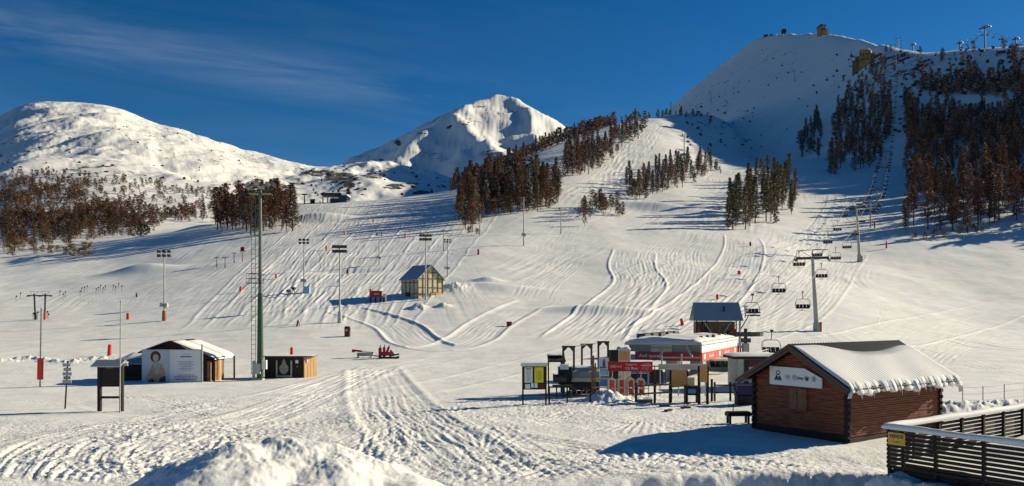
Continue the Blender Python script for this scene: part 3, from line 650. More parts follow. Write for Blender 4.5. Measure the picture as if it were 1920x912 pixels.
for ki, (k, (m_, w_, lo_, sn_, sh_)) in enumerate(KIND.items()):
    PROTO[k] = dict(
        near=[(trunk_mesh(ki * 10 + i), crown_mesh(crown_arrays(ki * 10 + i, 170, 15, w_ * (1 - .12 * i), lo_ + .05 * i, sn_, tw=.040, shape=sh_), m_)) for i in range(4)],
        mid=[crown_arrays(ki * 10 + 5 + i, 90, 8, w_ * (1 - .12 * i), lo_, sn_, tw=.075, shape=sh_) for i in range(4)],
        far=[crown_arrays(ki * 10 + 8 + i, 34, 5, w_ * 1.15, lo_ * .6, sn_, tw=.20, shape=sh_) for i in range(3)])
    def whole(arr, m, tag_):
        mb = MB(); mb.add([tuple(v) for v in arr[0]], arr[1]); mb.mi = list(arr[2]); mb.m(1); mb.tube((0,0,-.04), (0,0,.97), .016, .002, n=4, caps=False)
        me = bpy.data.meshes.new(tag_); me.from_pydata(mb.v, [], mb.f); me.polygons.foreach_set('material_index', mb.mi)
        for q in (m, T_BARK, T_SNW): me.materials.append(q)
        return me, mb
    PROTO[k]['midm'] = [whole(a, m_, 'tree')[0] for a in PROTO[k]['mid']]
    PROTO[k]['farw'] = [whole(a, m_, 'tree') for a in PROTO[k]['far']]
TREES = []     # (px size, x, y, z, height, kind, grove)
def inpoly(x, y, P):
    c = False; j = len(P) - 1
    for i in range(len(P)):
        if (P[i][1] > y) != (P[j][1] > y) and x < (P[j][0]-P[i][0]) * (y-P[i][1]) / (P[j][1]-P[i][1]) + P[i][0]: c = not c
        j = i
    return c
tr = random.Random(11)
def grove(poly, n, h, kind, gid, dens=None, gap=4.0, ymax=None):
    x0 = min(p[0] for p in poly); x1 = max(p[0] for p in poly); y0 = min(p[1] for p in poly); y1 = max(p[1] for p in poly)
    k = 0; tries = 0; acc = []
    while k < n and tries < n * 30:
        tries += 1; x = tr.uniform(x0, x1); y = tr.uniform(y0, y1)
        if not inpoly(x, y, poly): continue
        if dens is not None and float(pnoise(np.array([x / dens]), np.array([y / (dens * .6)]), 77)[0]) < tr.uniform(-.35, .25): continue
        if any(abs(x - a) < gap and abs(y - b) < gap * .45 for a, b in acc): continue
        g = ray(x, y)
        if g is None or (ymax and g.y > ymax): continue
        acc.append((x, y)); hh = (tr.uniform(*h) if not callable(h) else h(g.y, y)) * tr.choice([1, 1, .95, .85, .7, 1.08, .5, .4])
        if isinstance(kind, (list, tuple)): kd = tr.choice(kind)
        else: kd = kind
        TREES.append((hh / g.y * F, g.x, g.y, zf(g.x, g.y), hh, kd, gid)); k += 1
def ridge(x0, x1, n, h, kind, gid, back=(0, 40)):
    for i in range(n):
        x = x0 + (x1 - x0) * (i + tr.random()) / n; top = HY - 0; 
        us = (x - HX) / F; e = (zat(us * fY[(fY > 300) & (fY < 1000)], fY[(fY > 300) & (fY < 1000)]) - CZ) / fY[(fY > 300) & (fY < 1000)]
        yy = fY[(fY > 300) & (fY < 1000)][int(np.argmax(e))] - tr.uniform(-back[1] * .3, back[1])
        hh = tr.uniform(*h); TREES.append((hh / yy * F, us * yy, yy, zf(us * yy, yy), hh, kind if isinstance(kind, str) else tr.choice(kind), gid))
G = {
 'right': 'the big grove right of the chairlift', 'rightup': 'the shaded upper right slope', 'strip': 'the wood left of the upper chairlift', 'small': 'the small clump below the summit',
 'ochre': 'the grove left of the chairs', 'mid': 'the low wood on the knoll', 'belt': 'the tree belt under the ridge', 'centre': 'the central wood', 'ridge': 'the skyline ridge wood',
 'bush': 'the bushy clump below the knoll', 'left': 'the clump behind the green mast', 'forest': 'the forest under the left mountain'}
LOOKN = {'round': 'round brown larch', 'squat': 'squat dark conifer', 'russet': 'russet larch', 'dark': 'dark conifer', 'ochre': 'ochre larch', 'shaded': 'snowy larch', 'spruce': 'dark spruce'}
grove([(1690,440),(1695,330),(1705,290),(1780,300),(1925,300),(1925,405),(1880,440),(1790,440),(1745,430),(1712,444)], 115, (15,23), ['russet','russet','russet','shaded'], 'right', gap=9)
grove([(1700,300),(1700,225),(1760,240),(1925,250),(1925,310)], 110, (13,19), ['russet','shaded','shaded'], 'right', gap=8)
grove([(1692,240),(1700,175),(1740,160),(1800,150),(1925,110),(1925,265),(1700,262)], 300, lambda Y, y: tr.uniform(8, 13), ['shaded','dark','dark'], 'rightup', dens=50, gap=5)
grove([(1690,175),(1700,110),(1760,95),(1925,80),(1925,180)], 70, (5,10), ['dark','dark','shaded'], 'rightup', dens=40, gap=5)
grove([(1555,335),(1552,290),(1568,215),(1590,170),(1650,120),(1668,122),(1672,200),(1668,250),(1655,300),(1620,322)], 190, lambda Y, y: tr.uniform(12, 18) if y > 200 else tr.uniform(8, 12), ['shaded','dark','dark'], 'strip', gap=5)
grove([(1485,300),(1538,300),(1540,262),(1528,235),(1500,262)], 24, (14,22), 'spruce', 'small', gap=6)
grove([(1358,434),(1360,410),(1385,375),(1420,345),(1482,330),(1492,375),(1488,408),(1440,428),(1400,438)], 60, (12,19), 'ochre', 'ochre', gap=7)
grove([(1172,376),(1175,350),(1225,330),(1290,310),(1325,305),(1338,322),(1300,345),(1250,362),(1200,377)], 84, (8,14), ['dark','dark','shaded'], 'mid', gap=6)
grove([(1336,325),(1340,318),(1356,320),(1356,327)], 4, (5,8), 'dark', 'mid', gap=4)
grove([(1054,332),(1054,300),(1090,278),(1150,258),(1195,235),(1222,228),(1190,262),(1160,290),(1125,315),(1090,332)], 105, (9,16), ['dark','dark','russet'], 'belt', gap=6)
grove([(856,430),(858,392),(880,352),(960,338),(1045,345),(1050,384),(1010,402),(940,406),(905,412),(890,434)], 175, (10,16), ['russet','round','russet','ochre','dark'], 'centre', gap=6)
ridge(845, 1150, 150, (6,13), ['dark','dark','russet'], 'ridge', (0, 50))
ridge(1150, 1335, 22, (4,10), 'dark', 'ridge', (0, 60))
grove([(1080,426),(1085,408),(1130,385),(1172,395),(1172,408),(1130,418),(1108,428)], 24, (4,9), ['round','squat','round'], 'bush', gap=4)
grove([(402,434),(404,415),(470,398),(545,400),(556,444),(538,444),(500,430),(480,448),(455,432),(430,436)], 78, (12,17), ['russet','round','russet','dark'], 'left', gap=6)
fp = [(0,470),(0,330),(40,322),(140,328),(210,335),(300,345),(400,362),(470,375),(480,392),(405,400),(395,414),(300,418),(290,440),(200,446),(100,455)]
grove(fp, 620, lambda Y, y: tr.uniform(3.5, 7), ['squat','squat','round'], 'forest', dens=22, gap=3.5)
grove([(0,430),(0,345),(140,340),(170,380),(290,395),(400,405),(395,416),(200,430)], 330, lambda Y, y: tr.uniform(5, 8), ['squat','round','round'], 'forest', dens=34, gap=4)
grove([(0,484),(0,415),(80,412),(200,412),(292,405),(295,440),(285,446),(205,452),(120,464),(60,472)], 130, (7,10.5), ['round','round','round','squat'], 'forest', gap=5)
grove([(-120,488),(-120,345),(0,345),(0,482)], 90, (6,10), ['round','squat'], 'forest', gap=5)
grove([(1930,440),(1930,90),(2150,60),(2150,430)], 130, (14,20), ['russet','shaded','dark'], 'right', gap=7)
grove([(1560,160),(1600,95),(1690,90),(1690,150)], 14, (4,8), 'dark', 'strip', gap=6)
TREES.sort(key=lambda t: -t[0])
BB = {}
for (s_, x, y, z, h, kd, gid) in TREES:
    a_ = BB.setdefault(gid, [1e9, -1e9, 1e9, -1e9, 1e9, -1e9]); p_ = HX + x / y * F; r_ = HY - (z - CZ) / y * F
    if -30 < p_ < 1960: a_[0] = min(a_[0], p_); a_[1] = max(a_[1], p_); a_[2] = min(a_[2], r_); a_[3] = max(a_[3], r_); a_[4] = min(a_[4], h); a_[5] = max(a_[5], h)
print('trees', len(TREES))
SPEC = {'round': 'broad', 'squat': 'conifer', 'russet': 'larch', 'ochre': 'larch', 'shaded': 'snowy', 'dark': 'conifer', 'spruce': 'conifer'}
NAME = {'broad': 'broad_larch_tree', 'larch': 'larch_tree', 'snowy': 'snowy_larch_tree', 'conifer': 'conifer_tree'}
LOOK = {'larch': '', 'snowy': 'snow dusted ', 'conifer': ''}
cnt = {}; rest = []
cap = {'broad': 200, 'larch': 300, 'snowy': 150, 'conifer': 300}
for (s_, x, y, z, h, kd, gid) in TREES:
    sp = SPEC[kd]; px_ = HX + x / y * F
    if cnt.get(sp, 0) >= cap[sp] or px_ < -20 or px_ > 1945: rest.append((x, y, z, h, kd)); continue
    cnt[sp] = cnt.get(sp, 0) + 1
    bb = BB[gid]; row_ = HY - (z - CZ) / y * F; fx = (px_ - bb[0]) / (bb[1] - bb[0] + 1e-6); fy = (row_ - bb[2]) / (bb[3] - bb[2] + 1e-6); fh = (h - bb[4]) / (bb[5] - bb[4] + 1e-6)
    lab = f"{'short' if fh < .33 else 'medium' if fh < .67 else 'tall'} {LOOKN[kd]} at the {'upper' if fy < .33 else 'middle' if fy < .67 else 'lower'} {'far left' if fx < .2 else 'left' if fx < .4 else 'centre' if fx < .6 else 'right' if fx < .8 else 'far right'} of {G[gid]}"
    grp = f"{LOOKN[kd]} trees of {G[gid]}"
    rz = tr.uniform(0, 6.28)
    if s_ > 30:
        t_, c_ = tr.choice(PROTO[kd]['near']); e = thing(NAME[sp], lab, 'tree', (x, y, z), rz, grp)
        w = h * tr.uniform(.85, 1.2); e.scale = (w, w, h)
        link_obj('trunk', t_, e); link_obj('crown', c_, e)
    else:
        o = link_obj(NAME[sp], tr.choice(PROTO[kd]['midm'])); tag(o, lab, 'tree', grp); o.location = (x, y, z); o.rotation_euler = (0, 0, rz); o.scale = (h, h, h)
def merged(name, items, label, cat):
    Vs = []; Fs = []; Ms = []; off = 0
    mats_ = []; midx = {}
    for (x, y, z, h, kd) in items:
        me, mb = tr.choice(PROTO[kd]['farw']); a = tr.uniform(0, 6.28)
        v = np.array(mb.v); c, s = math.cos(a), math.sin(a)
        Vs.append(np.stack([(v[:,0]*c - v[:,1]*s) * h + x, (v[:,0]*s + v[:,1]*c) * h + y, v[:,2] * h + z], -1))
        if kd not in midx: midx[kd] = len(mats_); mats_ += [KIND[kd][0], T_BARK, T_SNW]
        Fs += [tuple(i + off for i in f) for f in mb.f]; Ms += [m + midx[kd] for m in mb.mi]; off += len(mb.v)
    me = bpy.data.meshes.new(name); me.from_pydata(np.concatenate(Vs).tolist(), [], Fs); me.polygons.foreach_set('material_index', Ms)
    return tag(link_obj(name, me, None, mats_), label, cat, None, 'stuff')
if rest: merged('distant_forest', rest, 'small distant trees scattered over the upper slopes and the forest floor', 'forest')
# ---------------------------------------------------------------- object materials
WOOD = mat('red_brown_logs', (0.20, 0.066, 0.030), .75, .62, 1.6, bump=.3, stretch=(.8, .8, 9))
WOODD = mat('dark_stained_wood', (0.022, 0.014, 0.011), .75, .35, 4, stretch=(1, 1, 4))
BOARD = mat('barge_board_brown', (0.10, 0.065, 0.045), .7, .35, 5, stretch=(3, 3, 1))
SHUT = mat('worn_shutter_wood', (0.20, 0.105, 0.055), .7, .3, 6, stretch=(5, 5, .6))
PLY = mat('pale_plywood', (0.52, 0.31, 0.13), .7, .2, 2, stretch=(3, 3, .5))
OSB = mat('orange_chipboard', (0.58, 0.30, 0.10), .7, .18, 14)
RAILW = mat('weathered_rail_wood', (0.20, 0.12, 0.07), .8, .3, 4)
BLK = mat('black_rubber', (0.015, 0.015, 0.017), .6, .2, 5)
DMET = mat('dark_steel', (0.07, 0.068, 0.06), .5, .3, 5, metal=.4)
GALV = mat('galvanised_steel', (0.36, 0.36, 0.34), .5, .2, 4, metal=.5)
CONC = mat('pale_tower_steel', (0.40, 0.38, 0.34), .6, .18, 1.5)
RUST = mat('rusty_foot', (0.35, 0.13, 0.07), .8, .3, 4)
GRN = mat('green_mast_paint', (0.032, 0.08, 0.035), .45, .25, 2, stretch=(1, 1, .3))
GREY = mat('grey_paint', (0.42, 0.43, 0.42), .6, .12, 3)
TARP = mat('grey_green_cover', (0.42, 0.43, 0.34), .6, .2, 2)
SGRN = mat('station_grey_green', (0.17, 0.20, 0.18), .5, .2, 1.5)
WHT = mat('white_panel', (0.78, 0.77, 0.73), .5, .05, 2)
CREAM = mat('cream_panel', (0.55, 0.52, 0.43), .6, .1, 2)
RED = mat('red_panel', (0.62, 0.02, 0.02), .5, .12, 2)
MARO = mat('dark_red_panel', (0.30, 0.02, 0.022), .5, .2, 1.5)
PADR = mat('red_padding', (0.62, 0.045, 0.03), .6, .15, 4)
ORNG = mat('orange_plastic', (0.75, 0.18, 0.05), .6, .15, 4)
YEL = mat('yellow_poster', (0.72, 0.60, 0.03), .6, .08, 6)
PAPER = mat('paper_white', (0.72, 0.73, 0.74), .6, .06, 9)
INK = mat('dark_print', (0.03, 0.03, 0.04), .6, .1, 5)
INKG = mat('grey_print', (0.22, 0.24, 0.27), .6, .1, 5)
BLUE = mat('blue_print', (0.05, 0.16, 0.42), .5, .2, 5)
LBLUE = mat('light_blue_print', (0.20, 0.50, 0.70), .5, .35, 3)
TBLUE = mat('blue_tarpaulin', (0.01, 0.016, 0.07), .5, .25, 2)
RMET = mat('blue_grey_sheet_roof', (0.34, 0.38, 0.41), .45, .12, 3, metal=.2)
CORR = mat('dark_corrugated_sheet', (0.05, 0.05, 0.05), .45, .25, 3, metal=.3)
STONE = mat('ochre_masonry', (0.34, 0.19, 0.075), .9, .35, .35, bump=.4)
GLS = mat('dark_window_glass', (0.02, 0.025, 0.03), .12, .2, 1, spec=.6)
PANEB = mat('yellow_grey_infill', (0.52, 0.46, 0.30), .7, .3, 1.3)
TIMB = mat('dark_timber_frame', (0.075, 0.06, 0.038), .7, .3, 4)
SKIN = mat('printed_skin', (0.55, 0.36, 0.26), .6, .1, 6)
COAT = mat('printed_beige_coat', (0.40, 0.27, 0.17), .6, .25, 5)
HAIR = mat('printed_hair', (0.055, 0.035, 0.025), .6, .3, 8)
BGBL = mat('printed_blue_grey', (0.40, 0.47, 0.54), .5, .12, .8)
BGW = mat('printed_pale_grey', (0.62, 0.66, 0.69), .5, .04, 1)
OSNOW = snow_mat('settled_snow', fine=.5)
ICE = mat('ice', (0.75, 0.79, 0.82), .15, .05, 4, spec=.6)
SNOWM = OSNOW

def snow_slab(x0, y0, x1, y1, z, t, mb=None, seed=0, n=8, edge=.04):
    "rounded sheet of settled snow on a flat top"
    mb = mb or MB(); r = random.Random(seed); nx = max(2, int((x1-x0)/(max(x1-x0, y1-y0)/n))+1); ny = max(2, int((y1-y0)/(max(x1-x0, y1-y0)/n))+1)
    vs = []; 
    for i in range(nx + 1):
        for j in range(ny + 1):
            u, v = i/nx, j/ny; e = min(u, 1-u, v, 1-v) <= 0
            vs.append((x0-edge+(x1-x0+2*edge)*u, y0-edge+(y1-y0+2*edge)*v, z + (t*.25 if e else t*r.uniform(.8, 1.15))))
    fs = [(i*(ny+1)+j, (i+1)*(ny+1)+j, (i+1)*(ny+1)+j+1, i*(ny+1)+j+1) for i in range(nx) for j in range(ny)]
    mb.add(vs, fs, True); mb.box(x0-edge*.9, y0-edge*.9, z-.002, x1+edge*.9, y1+edge*.9, z + t*.24)
    return mb
def dot_text(name, lines, w, h, m, parent, loc, rows):
    "lines of print too small to read: thin dashes"
    r = random.Random(rows); mb = MB()
    for k in range(rows):
        z = h/2 - h*(k+.5)/rows; ww = w * r.uniform(.55, 1) / 2; x = -ww
        while x < ww:
            l = r.uniform(.04, .12) * w; mb.box(x, -.004, z - h/rows*.22, min(x + l, ww), 0, z + h/rows*.22); x += l + .025*w
    o = mb.build(name, m, parent); o.location = loc; return o

# ================================================================ log hut
HW, HL = 5.3, 7.83
hut = thing('log_hut', 'red brown log hut with snowy roof, icicles and a white sign on its gable', 'hut', (15.4, 36.9, 0.0), R(33.5))
def course_wall(x0, x1, zt, n=26, out=-1):
    mb = MB(); h = zt / n
    for k in range(n):
        z = k * h; o = .012 * math.sin(k * 2.3)
        poly = [(-.0 + o, z+.008), (.03 + o, z + .002), (.12, z), (.12, z + h), (.03 + o, z + h - .003), (o, z + h - .010)]
        vs = [(x0, p[0], p[1]) for p in poly] + [(x1, p[0], p[1]) for p in poly]; m_ = len(poly)
        mb.add(vs, [tuple(range(m_))[::-1], tuple(range(m_, 2*m_))] + [(i, (i+1) % m_, m_+(i+1) % m_, m_+i) for i in range(m_)])
    return mb
ZE, ZR, OV = 2.9, 4.25, .6          # wall height under the roof, roof underside at the ridge
def side(name, f, zt, n=20):
    o = f.build(name, [WOOD], hut); return o
side('side_wall', course_wall(.06, HL - .06, 2.82), 2.82)
w2 = course_wall(.06, HL - .06, 2.82); w2.v = [(x, HW - y, z) for x, y, z in w2.v]; w2.f = [f[::-1] for f in w2.f]; side('side_wall', w2, 0)
def gable(xc, s):
    mb = MB(); h = .1085; k = 0; z = 0
    while z < 4.15:
        zt = z + h; half = HW/2 if zt <= 2.83 else max(0, (4.28 - zt) / .585)
        if half > .1:
            y0, y1 = HW/2 - min(half, HW/2 - .05), HW/2 + min(half, HW/2 - .05); o = .012 * math.sin(k * 1.9) * s
            poly = [(o, z+.008), (.03*s + o, z+.002), (.12*s, z), (.12*s, zt), (.03*s + o, zt-.003), (o, zt-.010)]; m_ = 6
            vs = [(xc + p[0], y0, p[1]) for p in poly] + [(xc + p[0], y1, p[1]) for p in poly]
            mb.add(vs, [tuple(range(m_)), tuple(range(m_, 2*m_))[::-1]] + [((i+1) % m_, i, m_+i, m_+(i+1) % m_) for i in range(m_)])
        z = zt; k += 1
    return mb
gable(0, 1).build('gable_wall', [WOOD], hut); gable(HL, -1).build('gable_wall', [WOOD], hut)
for cx, cy in ((0, 0), (0, HW), (HL, 0), (HL, HW)):
    mb = MB(); z = .02; k = 0
    while z < 2.75:
        if k % 2: mb.box(cx-.17, cy-.05, z, cx+.17, cy+.05, z+.15)
        else: mb.box(cx-.05, cy-.17, z, cx+.05, cy+.17, z+.15)
        z += .158; k += 1
    mb.box(cx-.085, cy-.085, 0, cx+.085, cy+.085, 2.8)
    mb.build('corner_post', [WOODD], hut)
mb = MB(); mb.box(-.09, .1, -.4, -.02, HW-.1, .30); mb.box(.1, -.09, -.4, HL-.1, -.02, .14); mb.box(.0,.1,-.3,HL,HW-.1,-.05); mb.build('plinth', [WOODD], hut)
RX0, RX1 = -.75, HL + .8; YC = HW/2; HS = HW/2 + OV; ZTOP = 4.45; SL = .585
def roofz(y): return ZTOP - SL * abs(y - YC)
rp_ = hut
for s in (-1, 1):
    mb = MB(); nx = int((RX1 - RX0) / .055)
    vs = []
    for i in range(nx + 1):
        x = RX0 + (RX1 - RX0) * i / nx; dz = .032 * math.sin(2 * math.pi * (x - RX0) / .22)
        for yy in (0, HS): vs.append((x, YC + s * yy, ZTOP - SL * yy + dz))
    fs = [(2*i, 2*i+2, 2*i+3, 2*i+1) for i in range(nx)]
    mb.add(vs, fs if s > 0 else [f[::-1] for f in fs], True)
    q = [(RX0, YC, ZTOP-.16), (RX1, YC, ZTOP-.16), (RX1, YC+s*HS, ZTOP-SL*HS-.16), (RX0, YC+s*HS, ZTOP-SL*HS-.16)]
    mb.slab(q if s > 0 else q[::-1], .13)
    mb.build('roof_sheet', [CORR], hut)
    for xx in (RX0 - .045, RX1 + .002):
        for dz, t in ((-.02, .17), (-.215, .13)):
            mb = MB(); y1 = YC + s * (HS - (.0 if dz > -.1 else .12))
            mb.prism([(0,0)], 0) if False else None
            pts = [(YC, ZTOP+dz), (y1, ZTOP - SL*abs(y1-YC) + dz), (y1, ZTOP - SL*abs(y1-YC) + dz - t), (YC, ZTOP + dz - t)]
            off = 0 if dz > -.1 else (.03 if xx < 0 else -.03)
            vs = [(xx + off, y, z) for y, z in pts] + [(xx + off + .045, y, z) for y, z in pts]
            mb.add(vs, [(0,1,2,3),(7,6,5,4),(0,4,5,1),(1,5,6,2),(2,6,7,3),(3,7,4,0)])
            mb.build('barge_board', [BOARD], hut)
mb = MB()
for y in (.0, YC, HW): mb.bar((RX0+.08, y, roofz(y)-.26), (RX1-.08, y, roofz(y)-.26), .12, .14)
mb.build('purlins', [WOODD], hut)
# snow lying on the visible slope; it has slid from the ridge in the middle, baring ribbed sheet
ns = random.Random(5); mb = MB(); nx = 170; ny = 26; vs = []
def bare(x):
    t = (x - RX0) / (RX1 - RX0)
    return .10 + .30 * float(sstep(.15, .45, t)) + .42 * float(sstep(.18, .52, t)) * (1 - float(sstep(.62, .95, t)))
for i in range(nx + 1):
    x = RX0 + .05 + (RX1 - RX0 - .1) * i / nx; b0 = bare(x) + .05 * math.sin(x * 28.56) * float(sstep(.3, .8, bare(x))); ov = .10 + .05 * math.sin(x * 3.1) + .05 * math.sin(x * 9.7 + 1) + ns.uniform(-.03, .03)
    for j in range(ny + 1):
        t = j / ny; yy = b0 + (HS + ov - b0) * t; th = .15 * min(1, t * 5) ** .6 + .04 * math.sin(x * 1.9 + t * 3)*t
        z = ZTOP - SL * min(yy, HS) + th + .013 * math.sin(2 * math.pi * (x - RX0) / .22)
        if i in (0, nx) or j == 0: z = ZTOP - SL * yy - .03
        if t > .93: z -= (t - .93) * 3.2
        if yy > HS: z -= (yy - HS) * 1.2 
        vs.append((x, YC - yy, z))
mb.add(vs, [(i*(ny+1)+j, (i*(ny+1)+j+1), (i+1)*(ny+1)+j+1, (i+1)*(ny+1)+j) for i in range(nx) for j in range(ny)], True)
# thick lip of the snow
for i in range(0, nx):
    a = vs[i*(ny+1)+ny]; b = vs[(i+1)*(ny+1)+ny]
    mb.add([a, b, (b[0], b[1]+.22, b[2]-.06), (a[0], a[1]+.22, a[2]-.06)], [(0,1,2,3)], True)
snow_o = mb.build('roof_snow', [SNOWM], hut)
for k in range(26):
    x = ns.uniform(RX0 + .5, RX1 - .4); i = int((x - RX0 - .05) / (RX1 - RX0 - .1) * nx); p = vs[min(i, nx)*(ny+1)+ny]
    l = ns.uniform(.10, .42); MB().tube((p[0], p[1]+.05, p[2]+.02), (p[0]+.01, p[1]+.05, p[2]-l), .022, .003, n=6).build('icicle', [ICE], snow_o)
mb = MB(); nx2 = 40; vs = []
for i in range(nx2 + 1):
    x = RX0 + .06 + (RX1 - RX0 - .12) * i / nx2
    for j in range(9):
        yy = .25 + (HS - .25) * j / 8; vs.append((x, YC + yy, ZTOP - SL*yy + (.13 if 0 < j < 8 and 0 < i < nx2 else -.02)))
mb.add(vs, [(i*9+j, (i+1)*9+j, (i+1)*9+j+1, i*9+j+1) for i in range(nx2) for j in range(8)], True); mb.build('roof_snow', [SNOWM], hut)
# shutters
for y0, y1 in ((2.19, 2.66), (2.69, 3.17)):
    mb = MB(); n = 4
    for k in range(n):
        a = y0 + (y1-y0)*k/n; mb.box(-.075, a+.006, 1.24, -.03, a+(y1-y0)/n-.006, 2.2)
    mb.box(-.095, y0+.02, 1.36, -.076, y1-.02, 1.44); mb.box(-.095, y0+.02, 2.0, -.076, y1-.02, 2.08)
    mb.build('window_shutter', [SHUT], hut)
mb = MB()
for a in ((-.10,2.11,1.16,-.02,2.18,2.28),(-.10,3.18,1.16,-.02,3.25,2.28),(-.10,2.18,2.205,-.02,3.18,2.28),(-.10,2.18,1.16,-.02,3.18,1.232)): mb.box(*a)
mb.build('window_frame', [WOOD], hut)
# sign on the gable (its own thing)
sg = thing('hut_sign', 'long white sign with a row of round dark logos on the log hut gable', 'sign', hut.matrix_basis @ Vector((0,0,0)), R(33.5))
poly = [(4.23,2.38),(4.23,3.29),(2.2,3.27),(1.24,2.86),(1.24,2.38)]
mb = MB(); vs = [(-.16, y, z) for y, z in poly] + [(-.10, y, z) for y, z in poly]; n = 5
mb.add(vs, [tuple(range(n)), tuple(range(2*n-1, n-1, -1))] + [((i+1) % n, i, n+i, n+(i+1) % n) for i in range(n)]); mb.build('sign_board', [WHT], sg)
def disc(mb, y, z, r, x=-.166, n=16, rin=0):
    if rin:
        vs = []
        for i in range(n):
            t = 2*math.pi*i/n; vs += [(x, y+r*math.cos(t), z+r*math.sin(t)), (x, y+rin*math.cos(t), z+rin*math.sin(t))]
        mb.add(vs, [(2*i, 2*i+1, (2*i+3) % (2*n), (2*i+2) % (2*n)) for i in range(n)])
    else: mb.add([(x, y+r*math.cos(2*math.pi*i/n), z+r*math.sin(2*math.pi*i/n)) for i in range(n)][::-1], [tuple(range(n))])
mb = MB(); disc(mb, 3.72, 2.98, .12, rin=.075); mb.add([(-.166,3.95,2.64),(-.166,3.48,2.64),(-.166,3.62,2.86),(-.166,3.72,2.74),(-.166,3.80,2.9)], [(0,1,2,3,4)]); mb.box(-.166,3.64,2.9,-.163,3.8,2.93)
mb.m(1); mb.box(-.168, 3.5, 2.60, -.165, 3.94, 2.67); mb.build('mountain_emblem', [INK, BLUE], sg)
for y, kind in ((3.14,0),(2.76,0),(2.05,2),(1.66,3)):
    mb = MB(); disc(mb, y, 2.80, .135, rin=.105); mb.m(1)
    if kind == 0: mb.box(-.168, y-.07, 2.76, -.165, y+.07, 2.79); mb.box(-.168, y-.07, 2.82, -.165, y+.07, 2.85)
    if kind == 2: mb.add([(-.168,y-.10,2.86),(-.168,y+.10,2.86),(-.168,y+.06,2.74),(-.168,y,2.66),(-.168,y-.06,2.74)], [(0,1,2,3,4)])
    if kind == 3: mb.box(-.168, y-.02, 2.70, -.165, y+.02, 2.9); mb.box(-.168, y-.07, 2.78, -.165, y+.07, 2.82)
    mb.build('round_logo', [INKG, INK], sg)
text_mesh('logo_lettering', 'Jeep', .20, INK, sg, (-.167, 2.41, 2.80), (R(90), 0, R(-90)), bold=True)
bn = thing('low_bench', 'low black bench at the left end of the log hut', 'bench', (12.3, 43.4, zf(12.3, 43.4)), R(8))
MB().box(-.75,-.25,.42,.55,.25,.62).box(-.7,-.2,.62,.5,.2,.66).build('seat', [BLK], bn)
for x in (-.62, .42):
    MB().box(x-.05,-.22,-.1,x+.05,-.12,.42).box(x-.05,.12,-.1,x+.05,.22,.42).build('leg', [BLK], bn)
MB().box(-.3,.2,.62,-.26,.24,1.05).box(-.6,.2,.9,.1,.24,.94).build('back_rail', [DMET], bn)

# ================================================================ raised deck with its slat fences
DC = Vector((11.66, 25.0, 0)); dF = Vector((.816, .578, 0)); dN = Vector((.56, -.828, 0)); ZT = 2.42; ZB = 1.12
def slat_fence(name, label, d, L, inward, nsl, posts, mesh_out):
    t = thing(name, label, 'fence', DC, math.atan2(d.y, d.x), 'slatted fences round the raised deck')
    s = inward
    for k in range(nsl):
        z = ZB + .04 + (ZT - .12 - ZB) * k / nsl; mb = MB()
        mb.box(0, s*.0 - .012, z, L, s*.0 + .012, z + (ZT - ZB - .12) / nsl * .74); mb.build('slat', [WOODD], t)
    for p in posts: MB().box(p-.05, s*.06-.045, ZB-.5, p+.05, s*.06+.045, ZT-.06).build('post', [WOODD], t)
    MB().box(-.06, -.09, ZT-.06, L, .09, ZT-.02).build('top_rail', [WOODD], t)
    mb = MB(); n = int(L / .12); vs = []; rg_ = random.Random(int(L*10))
    for i in range(n + 1):
        x = -.10 + (L + .1) * i / n; hh = .13 + .015 * math.sin(x*2.1) + rg_.uniform(-.006, .006)
        for y, z in ((-.15, -.03), (-.155, .03), (-.10, hh*.85), (0, hh), (.10, hh*.85), (.155, .03), (.15, -.03)): vs.append((x, y, ZT - .01 + (z if 0 < i < n else z*.5)))
    mb.add(vs, [(i*7+j, (i+1)*7+j, (i+1)*7+j+1, i*7+j+1) for i in range(n) for j in range(6)], True)
    mb.build('snow_cap', [SNOWM], t)
    return t
slat_fence('slat_fence', 'dark slatted fence running back from the deck corner, topped with sunlit snow', dF, 16, -1, 9, [.06]+[1.5+1.55*k for k in range(10)], 0)
slat_fence('slat_fence', 'dark slatted fence at the front of the deck with a yellow sale board', dN, 8, 1, 9, [.5, 1.5, 2.86, 4.2, 5.6, 7], 0)
dk = thing('raised_deck', 'snow covered raised deck behind the slatted fences', 'deck', DC, math.atan2(dF.y, dF.x))
MB().box(.05, -7.9, ZB-.16, 15.9, -.12, ZB).build('floor', [WOODD], dk)
for x in (1, 5, 9, 13):
    for y in (-1, -4, -7): MB().box(x-.08, y-.08, -.3, x+.08, y+.08, ZB-.16).build('support_post', [WOODD], dk)
mb = MB(); nx, ny = 50, 26; vs = []
for i in range(nx+1):
    for j in range(ny+1):
        x = .15 + 15.6*i/nx; y = -.16 - 7.6*j/ny; a = float(fbm(np.array([x]), np.array([y]), 2.5, 3, 90)[0])
        vs.append((x, y, ZB + .22 + .42*float(sstep(2.5, 7, x))*float(sstep(.3, 1.5, -y)) + .12*a))
mb.add(vs, [(i*(ny+1)+j+1, (i+1)*(ny+1)+j+1, (i+1)*(ny+1)+j, i*(ny+1)+j) for i in range(nx) for j in range(ny)], True); mb.build('deck_snow', [SNOWM], dk)
vd = thing('sale_board', 'small yellow VENDE board fixed to the corner of the deck fence', 'sign', DC + dN*.34 + Vector((0,0,ZT-.33)), math.atan2(dN.y, dN.x))
MB().box(-.27,-.055,-.19,.27,-.03,.19).build('board', [mat('sale_board_yellow', (.62,.40,.06), .6, .15, 8)], vd)
text_mesh('lettering', 'VENDE', .155, INK, vd, (0,-.058,.075), sx=.95, bold=True)
